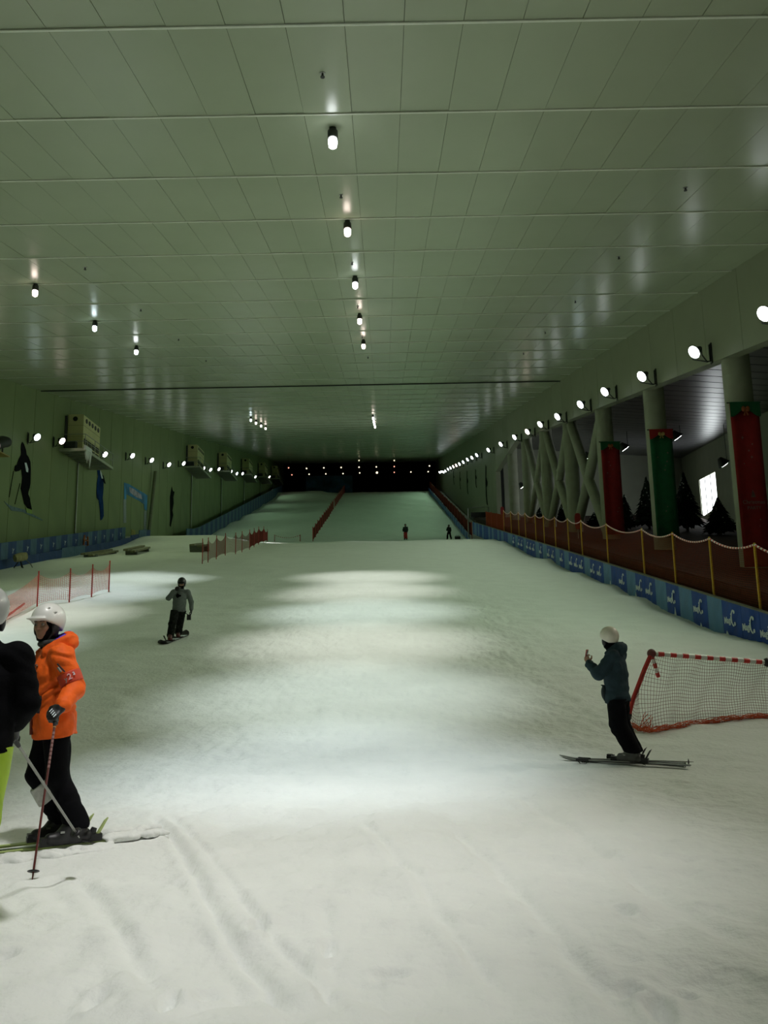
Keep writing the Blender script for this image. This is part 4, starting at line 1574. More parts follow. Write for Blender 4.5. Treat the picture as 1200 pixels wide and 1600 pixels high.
# ================================================================== PARK FURNITURE ON THE LEFT
def rail_box(label, pa, pb, wv, hv, m=None):
    a, b = on_ground(*pa), on_ground(*pb)
    c = (a + b) / 2
    d = b - a
    L = d.length
    rz = math.atan2(d.y, d.x)
    o = empty('grind_rail', c, rz)
    tl = math.asin(d.z / L)
    R = Matrix.Rotation(-tl, 3, 'Y')
    MB().box(R @ Vector((0, wv * .28, hv)), (L, wv * .4, .12), R).build('slide_beam', mat('rail_wood', (.20, .19, .10), .6, var=.3), o)
    MB().box(R @ Vector((0, -wv * .28, hv - .1)), (L * .95, wv * .4, .12), R).build('slide_beam', MATS['rail_wood'], o)
    for s in (-.35, .35):
        MB().box(R @ Vector((s * L, 0, hv / 2 - .15)), (.3, wv, hv + .2), R).build('support', mat('rail_metal', (.10, .11, .08), .6), o)
    tag(o, label, 'grind rail')


rail_box('long wooden grind rail lying alone on the park snow', (201, 868), (228, 861), .7, .35)
rail_box('dark low grind box half buried before the low blue pads', (135, 871), (178, 864), .8, .22)
rail_box('short dark box beside the first post of the dark red net', (306, 863), (318, 861), .9, .5)
# yellowish covered snow gun and orange trestle by the banners
p = on_ground(31, 884)
_gy = y_on(31, XLB + 1.25, -3.4)
sgn = empty('snow_gun', (XLB + 1.25, _gy, gz(XLB + 1.25, _gy)))
MB().tube([(-.35, -.5, .85), (0, 0, 1.0), (.4, .55, 1.15)], [.34, .42, .36], 14).build('barrel', mat('gun_cover', (.36, .33, .16), .7, var=.3, scale=4), sgn)
sgn.scale = (.5, .5, .6)
for q in ((-.5, -.3), (.5, -.3), (0, .6)):
    MB().tube([(0, 0, .8), (q[0], q[1], 0)], .05, 8).build('leg', M_BLACK, sgn)
MB().tube([(.3, .4, .9), (.9, .7, .4), (1.2, .5, .05)], .05, 8).build('hose', M_GREY, sgn)
tag(sgn, 'yellowish covered snow gun on legs before the striped banners', 'snow gun')
p = at_x(134, 853, XLB + .3)
tre = empty('trestle', (XLB + .3, p.y, p.z - .8))
t_ = MB()
for s in (-.6, .6):
    t_.tube([(0, s, 0), (0, s * .5, 1.5)], .06, 6)
for z in (.4, .8, 1.2):
    t_.tube([(0, -.5, z), (0, .5, z)], .05, 6)
t_.build('frame', mat('trestle_orange', (.30, .09, .02), .6, var=.2), tre)
tag(tre, 'brownish orange trestle leaning on the striped banners', 'trestle')

# ================================================================== PEOPLE
def surface_nets(V, o, h):
    ins = V < 0
    nx, ny, nz = V.shape
    c = [ins[i:nx - 1 + i, j:ny - 1 + j, k:nz - 1 + k] for i in (0, 1) for j in (0, 1) for k in (0, 1)]
    s = sum(x.astype(np.int8) for x in c)
    mask = (s > 0) & (s < 8)
    idx = np.full(mask.shape, -1, np.int32)
    cells = np.argwhere(mask)
    idx[mask] = np.arange(len(cells))
    acc = np.zeros((len(cells), 3)); cnt = np.zeros(len(cells))
    corners = [(i, j, k) for i in (0, 1) for j in (0, 1) for k in (0, 1)]
    for a in range(8):
        for ax in range(3):
            ca = corners[a]
            if ca[ax] == 1: continue
            cb = list(ca); cb[ax] = 1
            va = V[cells[:, 0] + ca[0], cells[:, 1] + ca[1], cells[:, 2] + ca[2]]
            vb = V[cells[:, 0] + cb[0], cells[:, 1] + cb[1], cells[:, 2] + cb[2]]
            m = (va < 0) != (vb < 0)
            t = np.where(m, va / np.where(m, va - vb, 1), 0)
            for d in range(3):
                acc[:, d] += np.where(m, ca[d] + (t if d == ax else 0), 0)
            cnt += m
    pos = (cells + acc / cnt[:, None]) * h + np.array(o)
    quads = []
    for ax in range(3):
        sl0 = [slice(None)] * 3; sl1 = [slice(None)] * 3
        sl0[ax] = slice(0, -1); sl1[ax] = slice(1, None)
        a, b = ins[tuple(sl0)], ins[tuple(sl1)]
        e = np.argwhere(a != b)
        u, v = (ax + 1) % 3, (ax + 2) % 3
        ok = (e[:, u] > 0) & (e[:, v] > 0) & (e[:, u] < V.shape[u] - 1) & (e[:, v] < V.shape[v] - 1)
        e = e[ok]
        fl = a[e[:, 0], e[:, 1], e[:, 2]]
        q = []
        for (du, dv) in ((1, 1), (0, 1), (0, 0), (1, 0)):
            cc = e.copy(); cc[:, u] -= du; cc[:, v] -= dv
            q.append(idx[cc[:, 0], cc[:, 1], cc[:, 2]])
        q = np.stack(q, 1)
        q[~fl] = q[~fl][:, ::-1]
        quads.append(q)
    return pos, np.concatenate(quads)


def cap(a, b, ra, rb, n=None, s=1.0, op='u', k=None):
    return dict(t='cap', a=np.array(a, float), b=np.array(b, float), ra=ra, rb=rb, n=None if n is None else np.array(n, float), s=s, op=op, k=k)


def ell(c, r, R=None, op='u', k=None):
    return dict(t='ell', c=np.array(c, float), r=np.array(r if hasattr(r, '__len__') else (r, r, r), float), R=None if R is None else np.array(R), op=op, k=k)


def half(p, n, op='i'):
    n = np.array(n, float); n /= np.linalg.norm(n)
    return dict(t='half', p=np.array(p, float), n=n, op=op, k=0.004)


def sdf(name, prims, h, m, parent, k=0.03, fold=0.0, fscale=1.0, inflate=0.0, seed=0):
    lo = np.full(3, 1e9); hi = -lo
    for p in prims:
        if p['op'] != 'u': continue
        if p['t'] == 'cap':
            r = max(p['ra'], p['rb']) * max(1, p['s'])
            lo = np.minimum(lo, np.minimum(p['a'], p['b']) - r); hi = np.maximum(hi, np.maximum(p['a'], p['b']) + r)
        elif p['t'] == 'ell':
            r = p['r'].max(); lo = np.minimum(lo, p['c'] - r); hi = np.maximum(hi, p['c'] + r)
    pad = 0.03 + inflate + 3 * h
    lo -= pad; hi += pad
    n = np.ceil((hi - lo) / h).astype(int) + 1
    V = np.full(n, 0.5, np.float32)
    ax = [lo[i] + np.arange(n[i]) * h for i in range(3)]
    for p in prims:
        kk = p['k'] if p['k'] is not None else k
        if p['t'] == 'half':
            sl = (slice(None),) * 3
        else:
            if p['t'] == 'cap':
                r = max(p['ra'], p['rb']) * max(1, p['s']) + kk + 0.03 + inflate
                a, b = np.minimum(p['a'], p['b']) - r, np.maximum(p['a'], p['b']) + r
            else:
                r = p['r'].max() + kk + 0.03 + inflate
                a, b = p['c'] - r, p['c'] + r
            i0 = np.clip(np.floor((a - lo) / h).astype(int), 0, n); i1 = np.clip(np.ceil((b - lo) / h).astype(int) + 1, 0, n)
            if (i1 <= i0).any(): continue
            sl = tuple(slice(i0[i], i1[i]) for i in range(3))
        X = ax[0][sl[0]][:, None, None]; Y = ax[1][sl[1]][None, :, None]; Z = ax[2][sl[2]][None, None, :]
        if p['t'] == 'half':
            d = (X - p['p'][0]) * p['n'][0] + (Y - p['p'][1]) * p['n'][1] + (Z - p['p'][2]) * p['n'][2]
        elif p['t'] == 'cap':
            ba = p['b'] - p['a']
            L2 = max(1e-9, ba @ ba)
            PX, PY_, PZ = X - p['a'][0], Y - p['a'][1], Z - p['a'][2]
            t = np.clip((PX * ba[0] + PY_ * ba[1] + PZ * ba[2]) / L2, 0, 1)
            DX, DY, DZ = PX - t * ba[0], PY_ - t * ba[1], PZ - t * ba[2]
            q2 = DX * DX + DY * DY + DZ * DZ
            if p['n'] is not None:
                dn = DX * p['n'][0] + DY * p['n'][1] + DZ * p['n'][2]
                q2 = q2 + dn * dn * (1 / p['s'] ** 2 - 1)
            d = np.sqrt(np.maximum(q2, 0)) - (p['ra'] + (p['rb'] - p['ra']) * t)
        else:
            PX, PY_, PZ = X - p['c'][0], Y - p['c'][1], Z - p['c'][2]
            if p['R'] is not None:
                R = p['R']
                PX, PY_, PZ = (PX * R[0, 0] + PY_ * R[1, 0] + PZ * R[2, 0], PX * R[0, 1] + PY_ * R[1, 1] + PZ * R[2, 1], PX * R[0, 2] + PY_ * R[1, 2] + PZ * R[2, 2])
            k0 = np.sqrt((PX / p['r'][0]) ** 2 + (PY_ / p['r'][1]) ** 2 + (PZ / p['r'][2]) ** 2)
            k1 = np.sqrt((PX / p['r'][0] ** 2) ** 2 + (PY_ / p['r'][1] ** 2) ** 2 + (PZ / p['r'][2] ** 2) ** 2)
            d = k0 * (k0 - 1) / np.maximum(k1, 1e-6)
        v = V[sl]
        if p['op'] == 'u':
            d = d - inflate
            hh = np.clip(0.5 + 0.5 * (v - d) / kk, 0, 1) if kk > 0 else (v > d)
            V[sl] = v * (1 - hh) + d * hh - kk * hh * (1 - hh)
        else:
            dd = -d if p['op'] == 's' else d
            kq = min(kk, 0.01)
            hh = np.clip(0.5 - 0.5 * (v - dd) / kq, 0, 1)
            V[sl] = v * (1 - hh) + dd * hh + kq * hh * (1 - hh)
    if fold > 0:
        X = ax[0][:, None, None] * fscale; Y = ax[1][None, :, None] * fscale; Z = ax[2][None, None, :] * fscale
        w1 = np.sin(X * 9 + 2.1 * np.sin(Z * 6 + seed) + seed) + np.sin(Y * 11 + 1.7 * np.sin(Z * 7 + 1.3 * seed))
        f = (1 - 2 * np.abs(np.sin(Z * 15 + 1.5 * w1 + X * 5))) * 0.7 + (1 - 2 * np.abs(np.sin(Z * 8 - Y * 9 + 1.2 * w1 + 2))) * 0.8 + 0.3 * np.sin(Z * 41 + 3 * w1)
        V = V + (fold * f * 0.6).astype(np.float32)
    V[0] = V[-1] = 0.5; V[:, 0] = V[:, -1] = 0.5; V[:, :, 0] = V[:, :, -1] = 0.5
    pos, q = surface_nets(V, lo, h)
    return link(name, np_mesh(name, pos, q, m), parent)


def nrm(v):
    v = np.array(v, float); return v / np.linalg.norm(v)


def hand_prims(wr, d, n, s, curl=1.1, infl=0.0, th=0.6):
    """wr wrist, d towards the knuckles, n out of the palm, s towards the thumb side"""
    wr = np.array(wr, float); d = nrm(d); n = nrm(np.array(n) - d * np.dot(n, d)); s = nrm(s - d * np.dot(s, d) - n * np.dot(s, n))
    P = []
    for i in range(4):
        o = 0.030 - 0.020 * i
        P.append(cap(wr + s * o * .6, wr + d * .085 + s * o, .016 + infl, .0125 + infl, k=.012))
    L = (.040, .045, .042, .033)
    for i in range(4):
        o = 0.031 - 0.0205 * i
        p = wr + d * (.088 - .004 * abs(i - 1)) + s * o
        a = curl * .55
        for seg, (ln, r) in enumerate(((L[i], .0105), (L[i] * .68, .0095), (L[i] * .55, .0085))):
            q = p + (d * math.cos(a) + n * math.sin(a)) * ln
            P.append(cap(p, q, r + infl, r - .0008 + infl, k=.004))
            p = q; a += curl * .85
    p = wr + d * .025 + s * .030
    q = p + nrm(d * .6 + s * .75 + n * .35) * .045
    r = q + nrm(d * .8 + s * .05 + n * th) * .035
    t = r + nrm(d * .7 - s * .25 + n * th) * .026
    P += [cap(p, q, .017 + infl, .0135 + infl, k=.01), cap(q, r, .0125 + infl, .011 + infl, k=.004), cap(r, t, .011 + infl, .0095 + infl, k=.004)]
    return P


def head_prims(c, fw, up):
    """returns prims and the frame"""
    fw = nrm(fw); up = nrm(np.array(up) - fw * np.dot(up, fw)); lf = np.cross(up, fw)
    R = np.stack([fw, lf, up], 1)
    g = lambda x, y, z: np.array(c) + fw * x + lf * y + up * z
    P = [ell(g(-.012, 0, .03), (.100, .078, .098), R), ell(g(.028, 0, -.045), (.068, .058, .070), R, k=.03),
         ell(g(.070, 0, -.088), (.024, .026, .020), R, k=.02), ell(g(.078, 0, .032), (.018, .052, .012), R, k=.015),
         cap(g(.090, 0, .018), g(.110, 0, -.020), .0085, .0135, k=.010), ell(g(.098, .011, -.024), .008, k=.006), ell(g(.098, -.011, -.024), .008, k=.006),
         ell(g(.060, .040, -.018), (.028, .022, .022), R, k=.02), ell(g(.060, -.040, -.018), (.028, .022, .022), R, k=.02),
         ell(g(.093, .031, .008), .0135, op='s', k=.01), ell(g(.093, -.031, .008), .0135, op='s', k=.01),
         ell(g(.090, 0, -.050), (.010, .023, .0055), R, k=.004), ell(g(.088, 0, -.061), (.011, .020, .0065), R, k=.004),
         ell(g(.103, 0, -.0555), (.008, .024, .0018), R, op='s', k=.002),
         ell(g(-.005, .079, -.002), (.020, .008, .030), R, k=.01), ell(g(-.005, -.079, -.002), (.020, .008, .030), R, k=.01)]
    return P, g, R


M_SKIN = mat('skin', (.36, .205, .135), .55, var=.05, scale=30)
M_EYE = mat('eye_white', (.30, .28, .26), .25, var=0)
M_IRIS = mat('iris_dark', (.02, .013, .01), .2, var=0)
M_BROW = mat('brow_hair', (.02, .014, .01), .8, var=.2)
M_TROUS = mat('trousers_black', (.004, .0042, .0055), .85, var=.25, scale=12, bump=.2, bscale=60, spec=.08)


def person(label, loc, yaw, J, S):
    root = empty('person', loc, yaw)
    tag(root, label, 'person')
    h = S.get('h', .010)
    A = lambda k: np.array(J[k], float)
    lat = nrm(A('shL') - A('shR'))
    hp, g, HR = head_prims(J['head'], J['face'], J.get('headup', (0, 0, 1)))
    neck = A('neck')
    pel = (A('hipL') + A('hipR')) / 2
    chest = pel * .35 + neck * .65
    body = list(hp)
    body += [cap(neck - (A('head') - neck) * .1, A('head') + (A('head') - neck) * -.25, .056, .052, k=.02),
             cap(pel, chest, .115, .125, lat, 1.35), cap(chest, neck, .125, .06, lat, 1.4), cap(A('shL'), A('shR'), .062, .062)]
    hands = {}
    for s in 'LR':
        body += [cap(A('sh' + s), A('el' + s), .054, .042), cap(A('el' + s), A('wr' + s), .043, .030, k=.015),
                 cap(A('hip' + s), A('kn' + s), .088, .060), cap(A('kn' + s), A('an' + s), .060, .042)]
        ft = A('toe' + s) - A('an' + s)
        body += [cap(A('an' + s) - [0, 0, .02], A('an' + s) * [1, 1, 0] + ft * [.62, .62, 0] + [0, 0, J.get('sole', {}).get(s, 0.0) + .05], .036, .026)]
        H = J['hand' + s]
        hands[s] = dict(wr=A('wr' + s), d=H[0], n=H[1], s=H[2], curl=H[3] if len(H) > 3 else 1.1)
        body += hand_prims(**hands[s])
    b = sdf('body', body, S.get('hb', .010), M_SKIN, root, k=.02)
    # eyes
    if S.get('eyes'):
        for sy in (1, -1):
            MB().sphere(g(.082, sy * .031, .008), .0125, 12, 8).build('eye', M_EYE, root)
            MB().sphere(g(.0905, sy * .031, .006), .006, 10, 6).build('iris', M_IRIS, root)
            MB().tube([g(.097, sy * .014, .031), g(.096, sy * .032, .036), g(.084, sy * .050, .031)], [.003, .004, .0025], 6).build('eyebrow', M_BROW, root)
    # jacket
    jm = S['jacket']
    jr = S.get('bulk', 1.0)
    hem = A('hem') if 'hem' in J else pel + (neck - pel) * .0
    spine = nrm(neck - pel)
    low = hem - spine * .12
    waist = pel * .6 + neck * .4
    jk = [cap(low, waist, .148 * jr, .138 * jr, lat, 1.28), cap(waist, chest, .138 * jr, .142 * jr, lat, 1.32), cap(chest, neck, .135 * jr, .072, lat, 1.35),
          cap(A('shL') - [0, 0, .01], A('shR') - [0, 0, .01], .074 * jr, .074 * jr), cap(neck - spine * .03, neck + spine * .045, .078, .074, k=.02)]
    for s in 'LR':
        sh, el, wr = A('sh' + s), A('el' + s), A('wr' + s)
        cuff = wr - nrm(wr - el) * .02
        jk += [cap(sh, el, .079 * jr, .068 * jr), cap(el, cuff, .070 * jr, .053 * jr, k=.02)]
    hood = S.get('hood')
    fwd = np.cross(lat, spine)
    if hood:
        hc = neck - fwd * .095 + spine * .03
        jk += [ell(hc, (.115, .15, .10), np.stack([fwd, lat, spine], 1), k=.02), cap(hc + lat * .10 + spine * .03, neck + fwd * .06 + lat * .085 - spine * .03, .045, .035, k=.02),
               cap(hc - lat * .10 + spine * .03, neck + fwd * .06 - lat * .085 - spine * .03, .045, .035, k=.02),
               ell(hc + fwd * .06 + spine * .085, (.110, .118, .10), np.stack([fwd, lat, spine], 1), op='s', k=.01)]
    jk += [half(hem, -spine)]
    sdf('jacket', jk, h, jm, root, k=.035, fold=S.get('fold', .010), fscale=S.get('fscale', 1.0), seed=S.get('seed', 1))
    if hood and hood is not True:
        sdf('hood_lining', [ell(hc + fwd * .015 + spine * .025, (.118, .130, .085), np.stack([fwd, lat, spine], 1)),
                            ell(hc + fwd * .068 + spine * .095, (.112, .118, .10), np.stack([fwd, lat, spine], 1), op='s', k=.01)], .009, hood, root, k=.02)
    # trousers
    tr = []
    tr_r = S.get('leg', 1.0)
    for s in 'LR':
        hpp, kn, an = A('hip' + s), A('kn' + s), A('an' + s)
        tr += [cap(hpp + spine * .06, kn, .108 * tr_r, .090 * tr_r), cap(kn, an + (kn - an) * .02, .090 * tr_r, .088 * tr_r, k=.03), half((an * .88 + kn * .12) if False else an - [0, 0, .25], -np.array([0, 0, 1.]))]
    tr += [cap(pel - spine * .02, pel + spine * .12, .128, .13, lat, 1.25)]
    zc = min(A('anL')[2], A('anR')[2]) + S.get('cuff', -.02)
    tr += [half((0, 0, zc), (0, 0, -1.)), half(hem + spine * .03, spine)]
    sdf('trousers', tr, h, S.get('trousers', M_TROUS), root, k=.04, fold=S.get('tfold', .010), fscale=.9, seed=S.get('seed', 1) + 3)
    # boots
    bm2 = S.get('boots', M_BLACK)
    for s in 'LR':
        an, toe, kn = A('an' + s), A('toe' + s), A('kn' + s)
        ft = nrm((toe - an) * [1, 1, 0])
        z0 = J.get('sole', {}).get(s, 0.0)
        sole = np.array([0, 0, z0 + .045])
        hl = an * [1, 1, 0] - ft * .06 + sole; tt = an * [1, 1, 0] + ft * .20 + sole
        shank = an + nrm(kn - an) * .17
        P = [cap(hl, tt, .050, .046, np.cross(ft, [0, 0, 1.]), 1.05), cap(an - ft * .01, shank, .064, .068, k=.02), cap(an * [1, 1, 0] + sole + ft * .02, an + ft * .01, .058, .062, k=.02),
             cap(an * [1, 1, 0] + ft * .13 + sole, an + ft * .03 + [0, 0, .03], .052, .062, k=.02), half((0, 0, z0), (0, 0, -1.))]
        bt = sdf('boot', P, .009, bm2, root, k=.02)
        if S.get('buckles'):
            for q, fx in enumerate((.12, .06)):
                MB().box(Vector(an * [1, 1, 0] + sole + ft * fx + np.array([0, 0, .05 + .02 * q])), (.03, .11, .014)).build('buckle', M_GREY, bt)
            MB().box(Vector(an + nrm(kn - an) * .07 + ft * .066), (.02, .09, .018)).build('buckle', M_GREY, bt)
    # gloves
    for s in 'LR':
        gm = S.get('glove' + s, S.get('glove'))
        if gm is None: continue
        H = hands[s]
        P = hand_prims(infl=.0045, **H) + [cap(H['wr'] - nrm(H['wr'] - A('el' + s)) * .05, H['wr'] + nrm(H['d']) * .02, .046, .036, k=.015)]
        gl = sdf('glove', P, .006, gm, root, k=.006)
        if S.get('glove_print'):
            d = nrm(H['d']); n_ = nrm(H['n']); ss = nrm(H['s'])
            for i in range(4):
                p = H['wr'] + d * .075 + ss * (.031 - .0205 * i) - n_ * .0165
                MB().tube([p, p + d * .03 + n_ * .004], [.0055, .004], 6).build('knuckle_strip', M_PRINT, gl)
    return root, g, HR, dict(lat=lat, spine=spine, fwd=fwd, neck=neck, pel=pel)


def helmet(root, g, HR, mshell, visor=False, pads=M_BLACK, goggles=None, h=.007):
    fw, lf, up = HR[:, 0], HR[:, 1], HR[:, 2]
    o = g(-.014, 0, .046)
    Pn = [ell(o, (.138, .118, .135), HR), ell(o + fw * -.03, (.128, .114, .126), HR, k=.02),
          ell(g(-.07, 0, -.02), (.062, .088, .075), HR, k=.03),
          half(g(.10, 0, .045), -(up * .885 - fw * .465)), half(g(-.02, 0, -.055), -(up)),
          ell(g(.125, 0, -.055), (.125, .16, .100), HR, op='s', k=.006), ell(g(-.012, 0, .02), (.101, .083, .10), HR, op='s', k=.004)]
    for sy in (1, -1):
        for (x, yy, z, L) in ((.035, .060, .128, .05), (-.03, .070, .122, .05), (.01, .096, .090, .05)):
            Pn.append(cap(g(x - L / 2, sy * yy, z), g(x + L / 2, sy * (yy + .002), z + .004), .009, .007, op='s', k=.003))
    if visor:
        Pn.append(cap(g(.112, .055, .050), g(.112, -.055, .050), .012, .012, k=.02))
        Pn.append(ell(g(.130, 0, .056), (.050, .082, .011), HR, k=.012))
    hel = sdf('helmet', Pn, h, mshell, root, k=.02)
    # dark liner seen through the vents and ear pads
    L = [ell(g(-.014, 0, .040), (.112, .094, .105), HR), half(g(.10, 0, .05), -(up * .885 - fw * .465)), half(g(0, 0, -.03), -up)]
    sdf('liner', L, .008, pads, hel, k=.01)
    for sy in (1, -1):
        sdf('ear_pad', [ell(g(.0, sy * .085, -.028), (.042, .020, .062), HR), cap(g(.02, sy * .080, -.06), g(.045, sy * .05, -.115), .012, .008, k=.015)], .006, pads, hel, k=.01)
    MB().tube([g(.045, .05, -.113), g(.058, .02, -.128), g(.058, -.02, -.128), g(.045, -.05, -.113)], .006, 6).build('chin_strap', pads, hel)
    if goggles:
        sdf('goggles', [ell(g(.088, 0, .018), (.036, .082, .046), HR), ell(g(.05, 0, .012), (.06, .085, .06), HR, op='s', k=.006)], .006, goggles, hel, k=.01)
    return hel


def balaclava(root, g, HR, m, neck):
    P = [ell(g(-.012, 0, .025), (.108, .086, .106), HR), ell(g(.02, 0, -.055), (.078, .070, .075), HR, k=.03), cap(g(-.02, 0, -.08), Vector(neck), .075, .080, k=.03),
         ell(g(.105, 0, -.012), (.075, .064, .098), HR, op='s', k=.008), ell(g(.01, 0, -.02), (.072, .066, .085), HR, op='s', k=.004)]
    sdf('balaclava', P, .008, m, root, k=.02)


def ski(label, centre, ang, L, mtop, pitch=0.0, group=None, binding=True, lift=.02, mb_=None):
    """centre: boot position on the ground; ang: heading of the tip"""
    root = empty('ski', centre)
    root.rotation_euler = (0, -pitch, ang)
    tag(root, label, 'ski', group)
    vs_, fs = [], []
    N = 40
    for i in range(N + 1):
        t = i / N
        x = -L * .45 + L * t
        wv = .050 - .018 * math.sin(math.pi * min(1, max(0, (t - .02) / .86)))
        if t > .93: wv *= math.sqrt(max(.02, 1 - ((t - .93) / .07) ** 2))
        if t < .02: wv *= .9
        z = lift + (0.0 if t < .86 else .55 * (t - .86) ** 1.55 * L * .9)
        th = .006 + .008 * math.sin(math.pi * t)
        vs_ += [(x, -wv, z), (x, wv, z), (x, wv, z + th), (x, -wv, z + th)]
    for i in range(N):
        a = i * 4
        for q in range(4):
            fs.append((a + q, a + (q + 1) % 4, a + 4 + (q + 1) % 4, a + 4 + q))
    fs += [(0, 3, 2, 1), (N * 4, N * 4 + 1, N * 4 + 2, N * 4 + 3)]
    mb = MB(); mb.add(vs_, fs)
    bl = mb.build('blade', mtop, root)
    MB().box((L * .30, 0, lift + .014), (L * .16, .045, .003)).build('top_print', mb_ or M_PRINT, bl)
    if binding:
        z = lift + .012
        t = MB(); t.box((.19, 0, z + .022), (.10, .062, .04)); t.box((.205, 0, z + .05), (.06, .07, .03)); t.tube([(.16, -.03, z + .05), (.16, .03, z + .05)], .012, 8)
        t.build('toe_binding', M_BLACK, root)
        MB().box((.02, 0, z + .008), (.44, .055, .016)).build('binding_plate', M_METAL, root)
        q = MB(); q.box((-.16, 0, z + .03), (.11, .066, .05)); q.tube([(-.14, 0, z + .05), (-.16, 0, z + .10)], [.03, .022], 8)
        q.build('heel_binding', M_BLACK, root)
        lv = MB(); lv.prism([Vector((-.20, -.018, z + .055)), Vector((-.175, -.018, z + .05)), Vector((-.235, -.018, z + .145)), Vector((-.262, -.018, z + .165))], (0, .036, 0))
        lv.build('heel_lever', mb_ or M_BLACK, root)
        br = MB()
        for s in (-1, 1):
            br.tube([(-.06, s * .052, z + .02), (-.15, s * .056, z - .005), (-.19, s * .056, z - .02)], .005, 6)
        br.build('brake', M_BLACK, root)
    return root


def ski_pole(label, grip, tip, mshaft, group=None, prints=None):
    grip, tip = Vector(grip), Vector(tip)
    root = empty('ski_pole', tip)
    tag(root, label, 'ski pole', group)
    d = (grip - tip); L = d.length; d.normalize()
    MB().tube([d * 0.0, d * .05, d * .06, d * (L - .1)], [.003, .006, .0075, .009], 8).build('shaft', mshaft, root)
    MB().tube([d * (L - .12), d * (L - .10), d * (L - .02), d * (L + .02), d * (L + .035)], [.012, .015, .017, .021, .016], 10).build('grip', M_BLACK, root)
    MB().tube([d * .055, d * .06, d * .066], [.02, .04, .02], 12).build('basket', M_BLACK, root)
    u = d.cross(Vector((1, 0, 0))).normalized()
    MB().tube([d * (L + .02), d * (L - .02) + u * .05, d * (L - .09) + u * .045, d * (L - .11)], .006, 6).build('strap', M_BLACK, root)
    if prints:
        MB().tube([d * (L - .13), d * (L - .135)], .0125, 10).build('ferrule', M_GOLD, root)
        for k in range(9):
            a = L - .17 - .032 * k
            MB().tube([d * a, d * (a - .02)], .0096, 8).build('letter_print', prints, root)
    return root


M_ORANGE = mat('jacket_orange', (.86, .125, .010), .65, var=.08, scale=14, bump=.5, bscale=16, spec=.25)
M_PURPLE = mat('lining_purple', (.10, .03, .55), .6, var=.1)
M_HELM = mat('helmet_white', (.78, .78, .74), .3, var=.03, coat=.3)
M_KNIT = mat('knit_black', (.004, .0042, .005), .9, var=.2, bump=.2, bscale=90, spec=.06)
M_TEAL = mat('jacket_teal', (.026, .048, .060), .8, var=.12, scale=12, bump=.3, bscale=25, spec=.15)
M_BOOT = mat('boot_grey', (.07, .07, .07), .4, var=.1)
M_HOODIE = mat('hoodie_grey', (.14, .165, .15), .9, var=.1, scale=20, spec=.1)
M_CAMO = mat('trousers_camo', (.012, .014, .011), .85, var=.8, scale=14, spec=.1)
M_LIME = mat('trousers_lime', (.36, .55, .02), .6, var=.08, scale=10)
M_SKIG = mat('ski_green', (.10, .14, .03), .35, var=.4, scale=8)
M_SKIB = mat('ski_dark', (.03, .03, .028), .35, var=.3, scale=10)
M_SHAFT_R = mat('shaft_maroon', (.10, .018, .015), .35, var=.1)
M_SHAFT_G = mat('shaft_grey', (.30, .30, .28), .35, metal=.5, var=.1)


def yaw_of(f):
    return math.atan2(f[1], f[0])


# ---- skier in the orange jacket
og_p = on_ground(98, 1322)
tailp, tipp = on_ground(258, 1316), on_ground(2, 1350)
F = Vector((tipp.x - tailp.x, tipp.y - tailp.y, 0)).normalized()
yaw = yaw_of(F)
SK = .036
Jo = dict(head=(.20, .005, 1.65), face=(1, .92, -.08), neck=(.155, .0, 1.475), shL=(.11, .20, 1.42), shR=(.14, -.20, 1.42),
          elL=(.01, .265, 1.16), wrL=(.12, .415, 1.05), elR=(.20, -.31, 1.17), wrR=(.42, -.24, 1.10),
          hipL=(.095, .095, .90), hipR=(.105, -.095, .90), knL=(.085, .12, .52), knR=(.19, -.12, .52), anL=(-.085, .12, .165), anR=(-.02, -.12, .165),
          toeL=(.10, .12, .09), toeR=(.17, -.12, .09), hem=(.10, 0, .81), sole={'L': SK, 'R': SK},
          handL=((.75, .30, -.6), (-.35, -.6, -.45), (.3, -.6, .5), 1.15), handR=((.9, 0, -.4), (-.3, .5, -.5), (.2, .6, .5), 1.15))
for _k, _v in list(Jo.items()):
    if isinstance(_v, tuple) and len(_v) == 3 and not isinstance(_v[0], tuple) and _k not in ('face', 'anL', 'anR', 'toeL', 'toeR'):
        Jo[_k] = (_v[0], _v[1], _v[2] * 1.038)
r_o, g_o, HR_o, fr_o = person('person in an orange ski jacket and white helmet leaning on a pole', og_p, yaw, Jo,
                              dict(jacket=M_ORANGE, hood=M_PURPLE, bulk=1.12, fold=.010, fscale=1.6, h=.008, hb=.006, eyes=True, glove=M_BLACK, glove_print=True,
                                   buckles=True, boots=M_BLACK, cuff=-.01, leg=.98, seed=2))
balaclava(r_o, g_o, HR_o, M_KNIT, (.155, 0, 1.53))
helmet(r_o, g_o, HR_o, M_HELM, visor=True)
sdf('collar', [cap((.15 + .085 * math.cos(t), .085 * math.sin(t), 1.575 - .012 * math.cos(t)), (.15 + .085 * math.cos(t + .5), .085 * math.sin(t + .5), 1.575 - .012 * math.cos(t + .5)), .024, .024)
               for t in np.arange(-2.2, 2.0, .5)], .007, mat('collar_charcoal', (.035, .037, .036), .8, var=.2), r_o, k=.01)
zp = MB()
zp.tube([(.285, .005, 1.47), (.302, .0, 1.35), (.282, 0, 1.09), (.275, 0, .86)], .012, 6)
zp.build('zip', mat('zip_dark', (.12, .02, .01), .5), r_o)
MB().tube([(.235, .15, 1.16), (.25, .145, 1.09), (.25, .14, 1.03)], .012, 6).build('pocket_zip', M_BLACK, r_o)
MB().tube([(.27, .11, 1.385), (.28, .10, 1.40)], .01, 6).build('chest_tag', mat('tag_brown', (.12, .05, .02), .6), r_o)
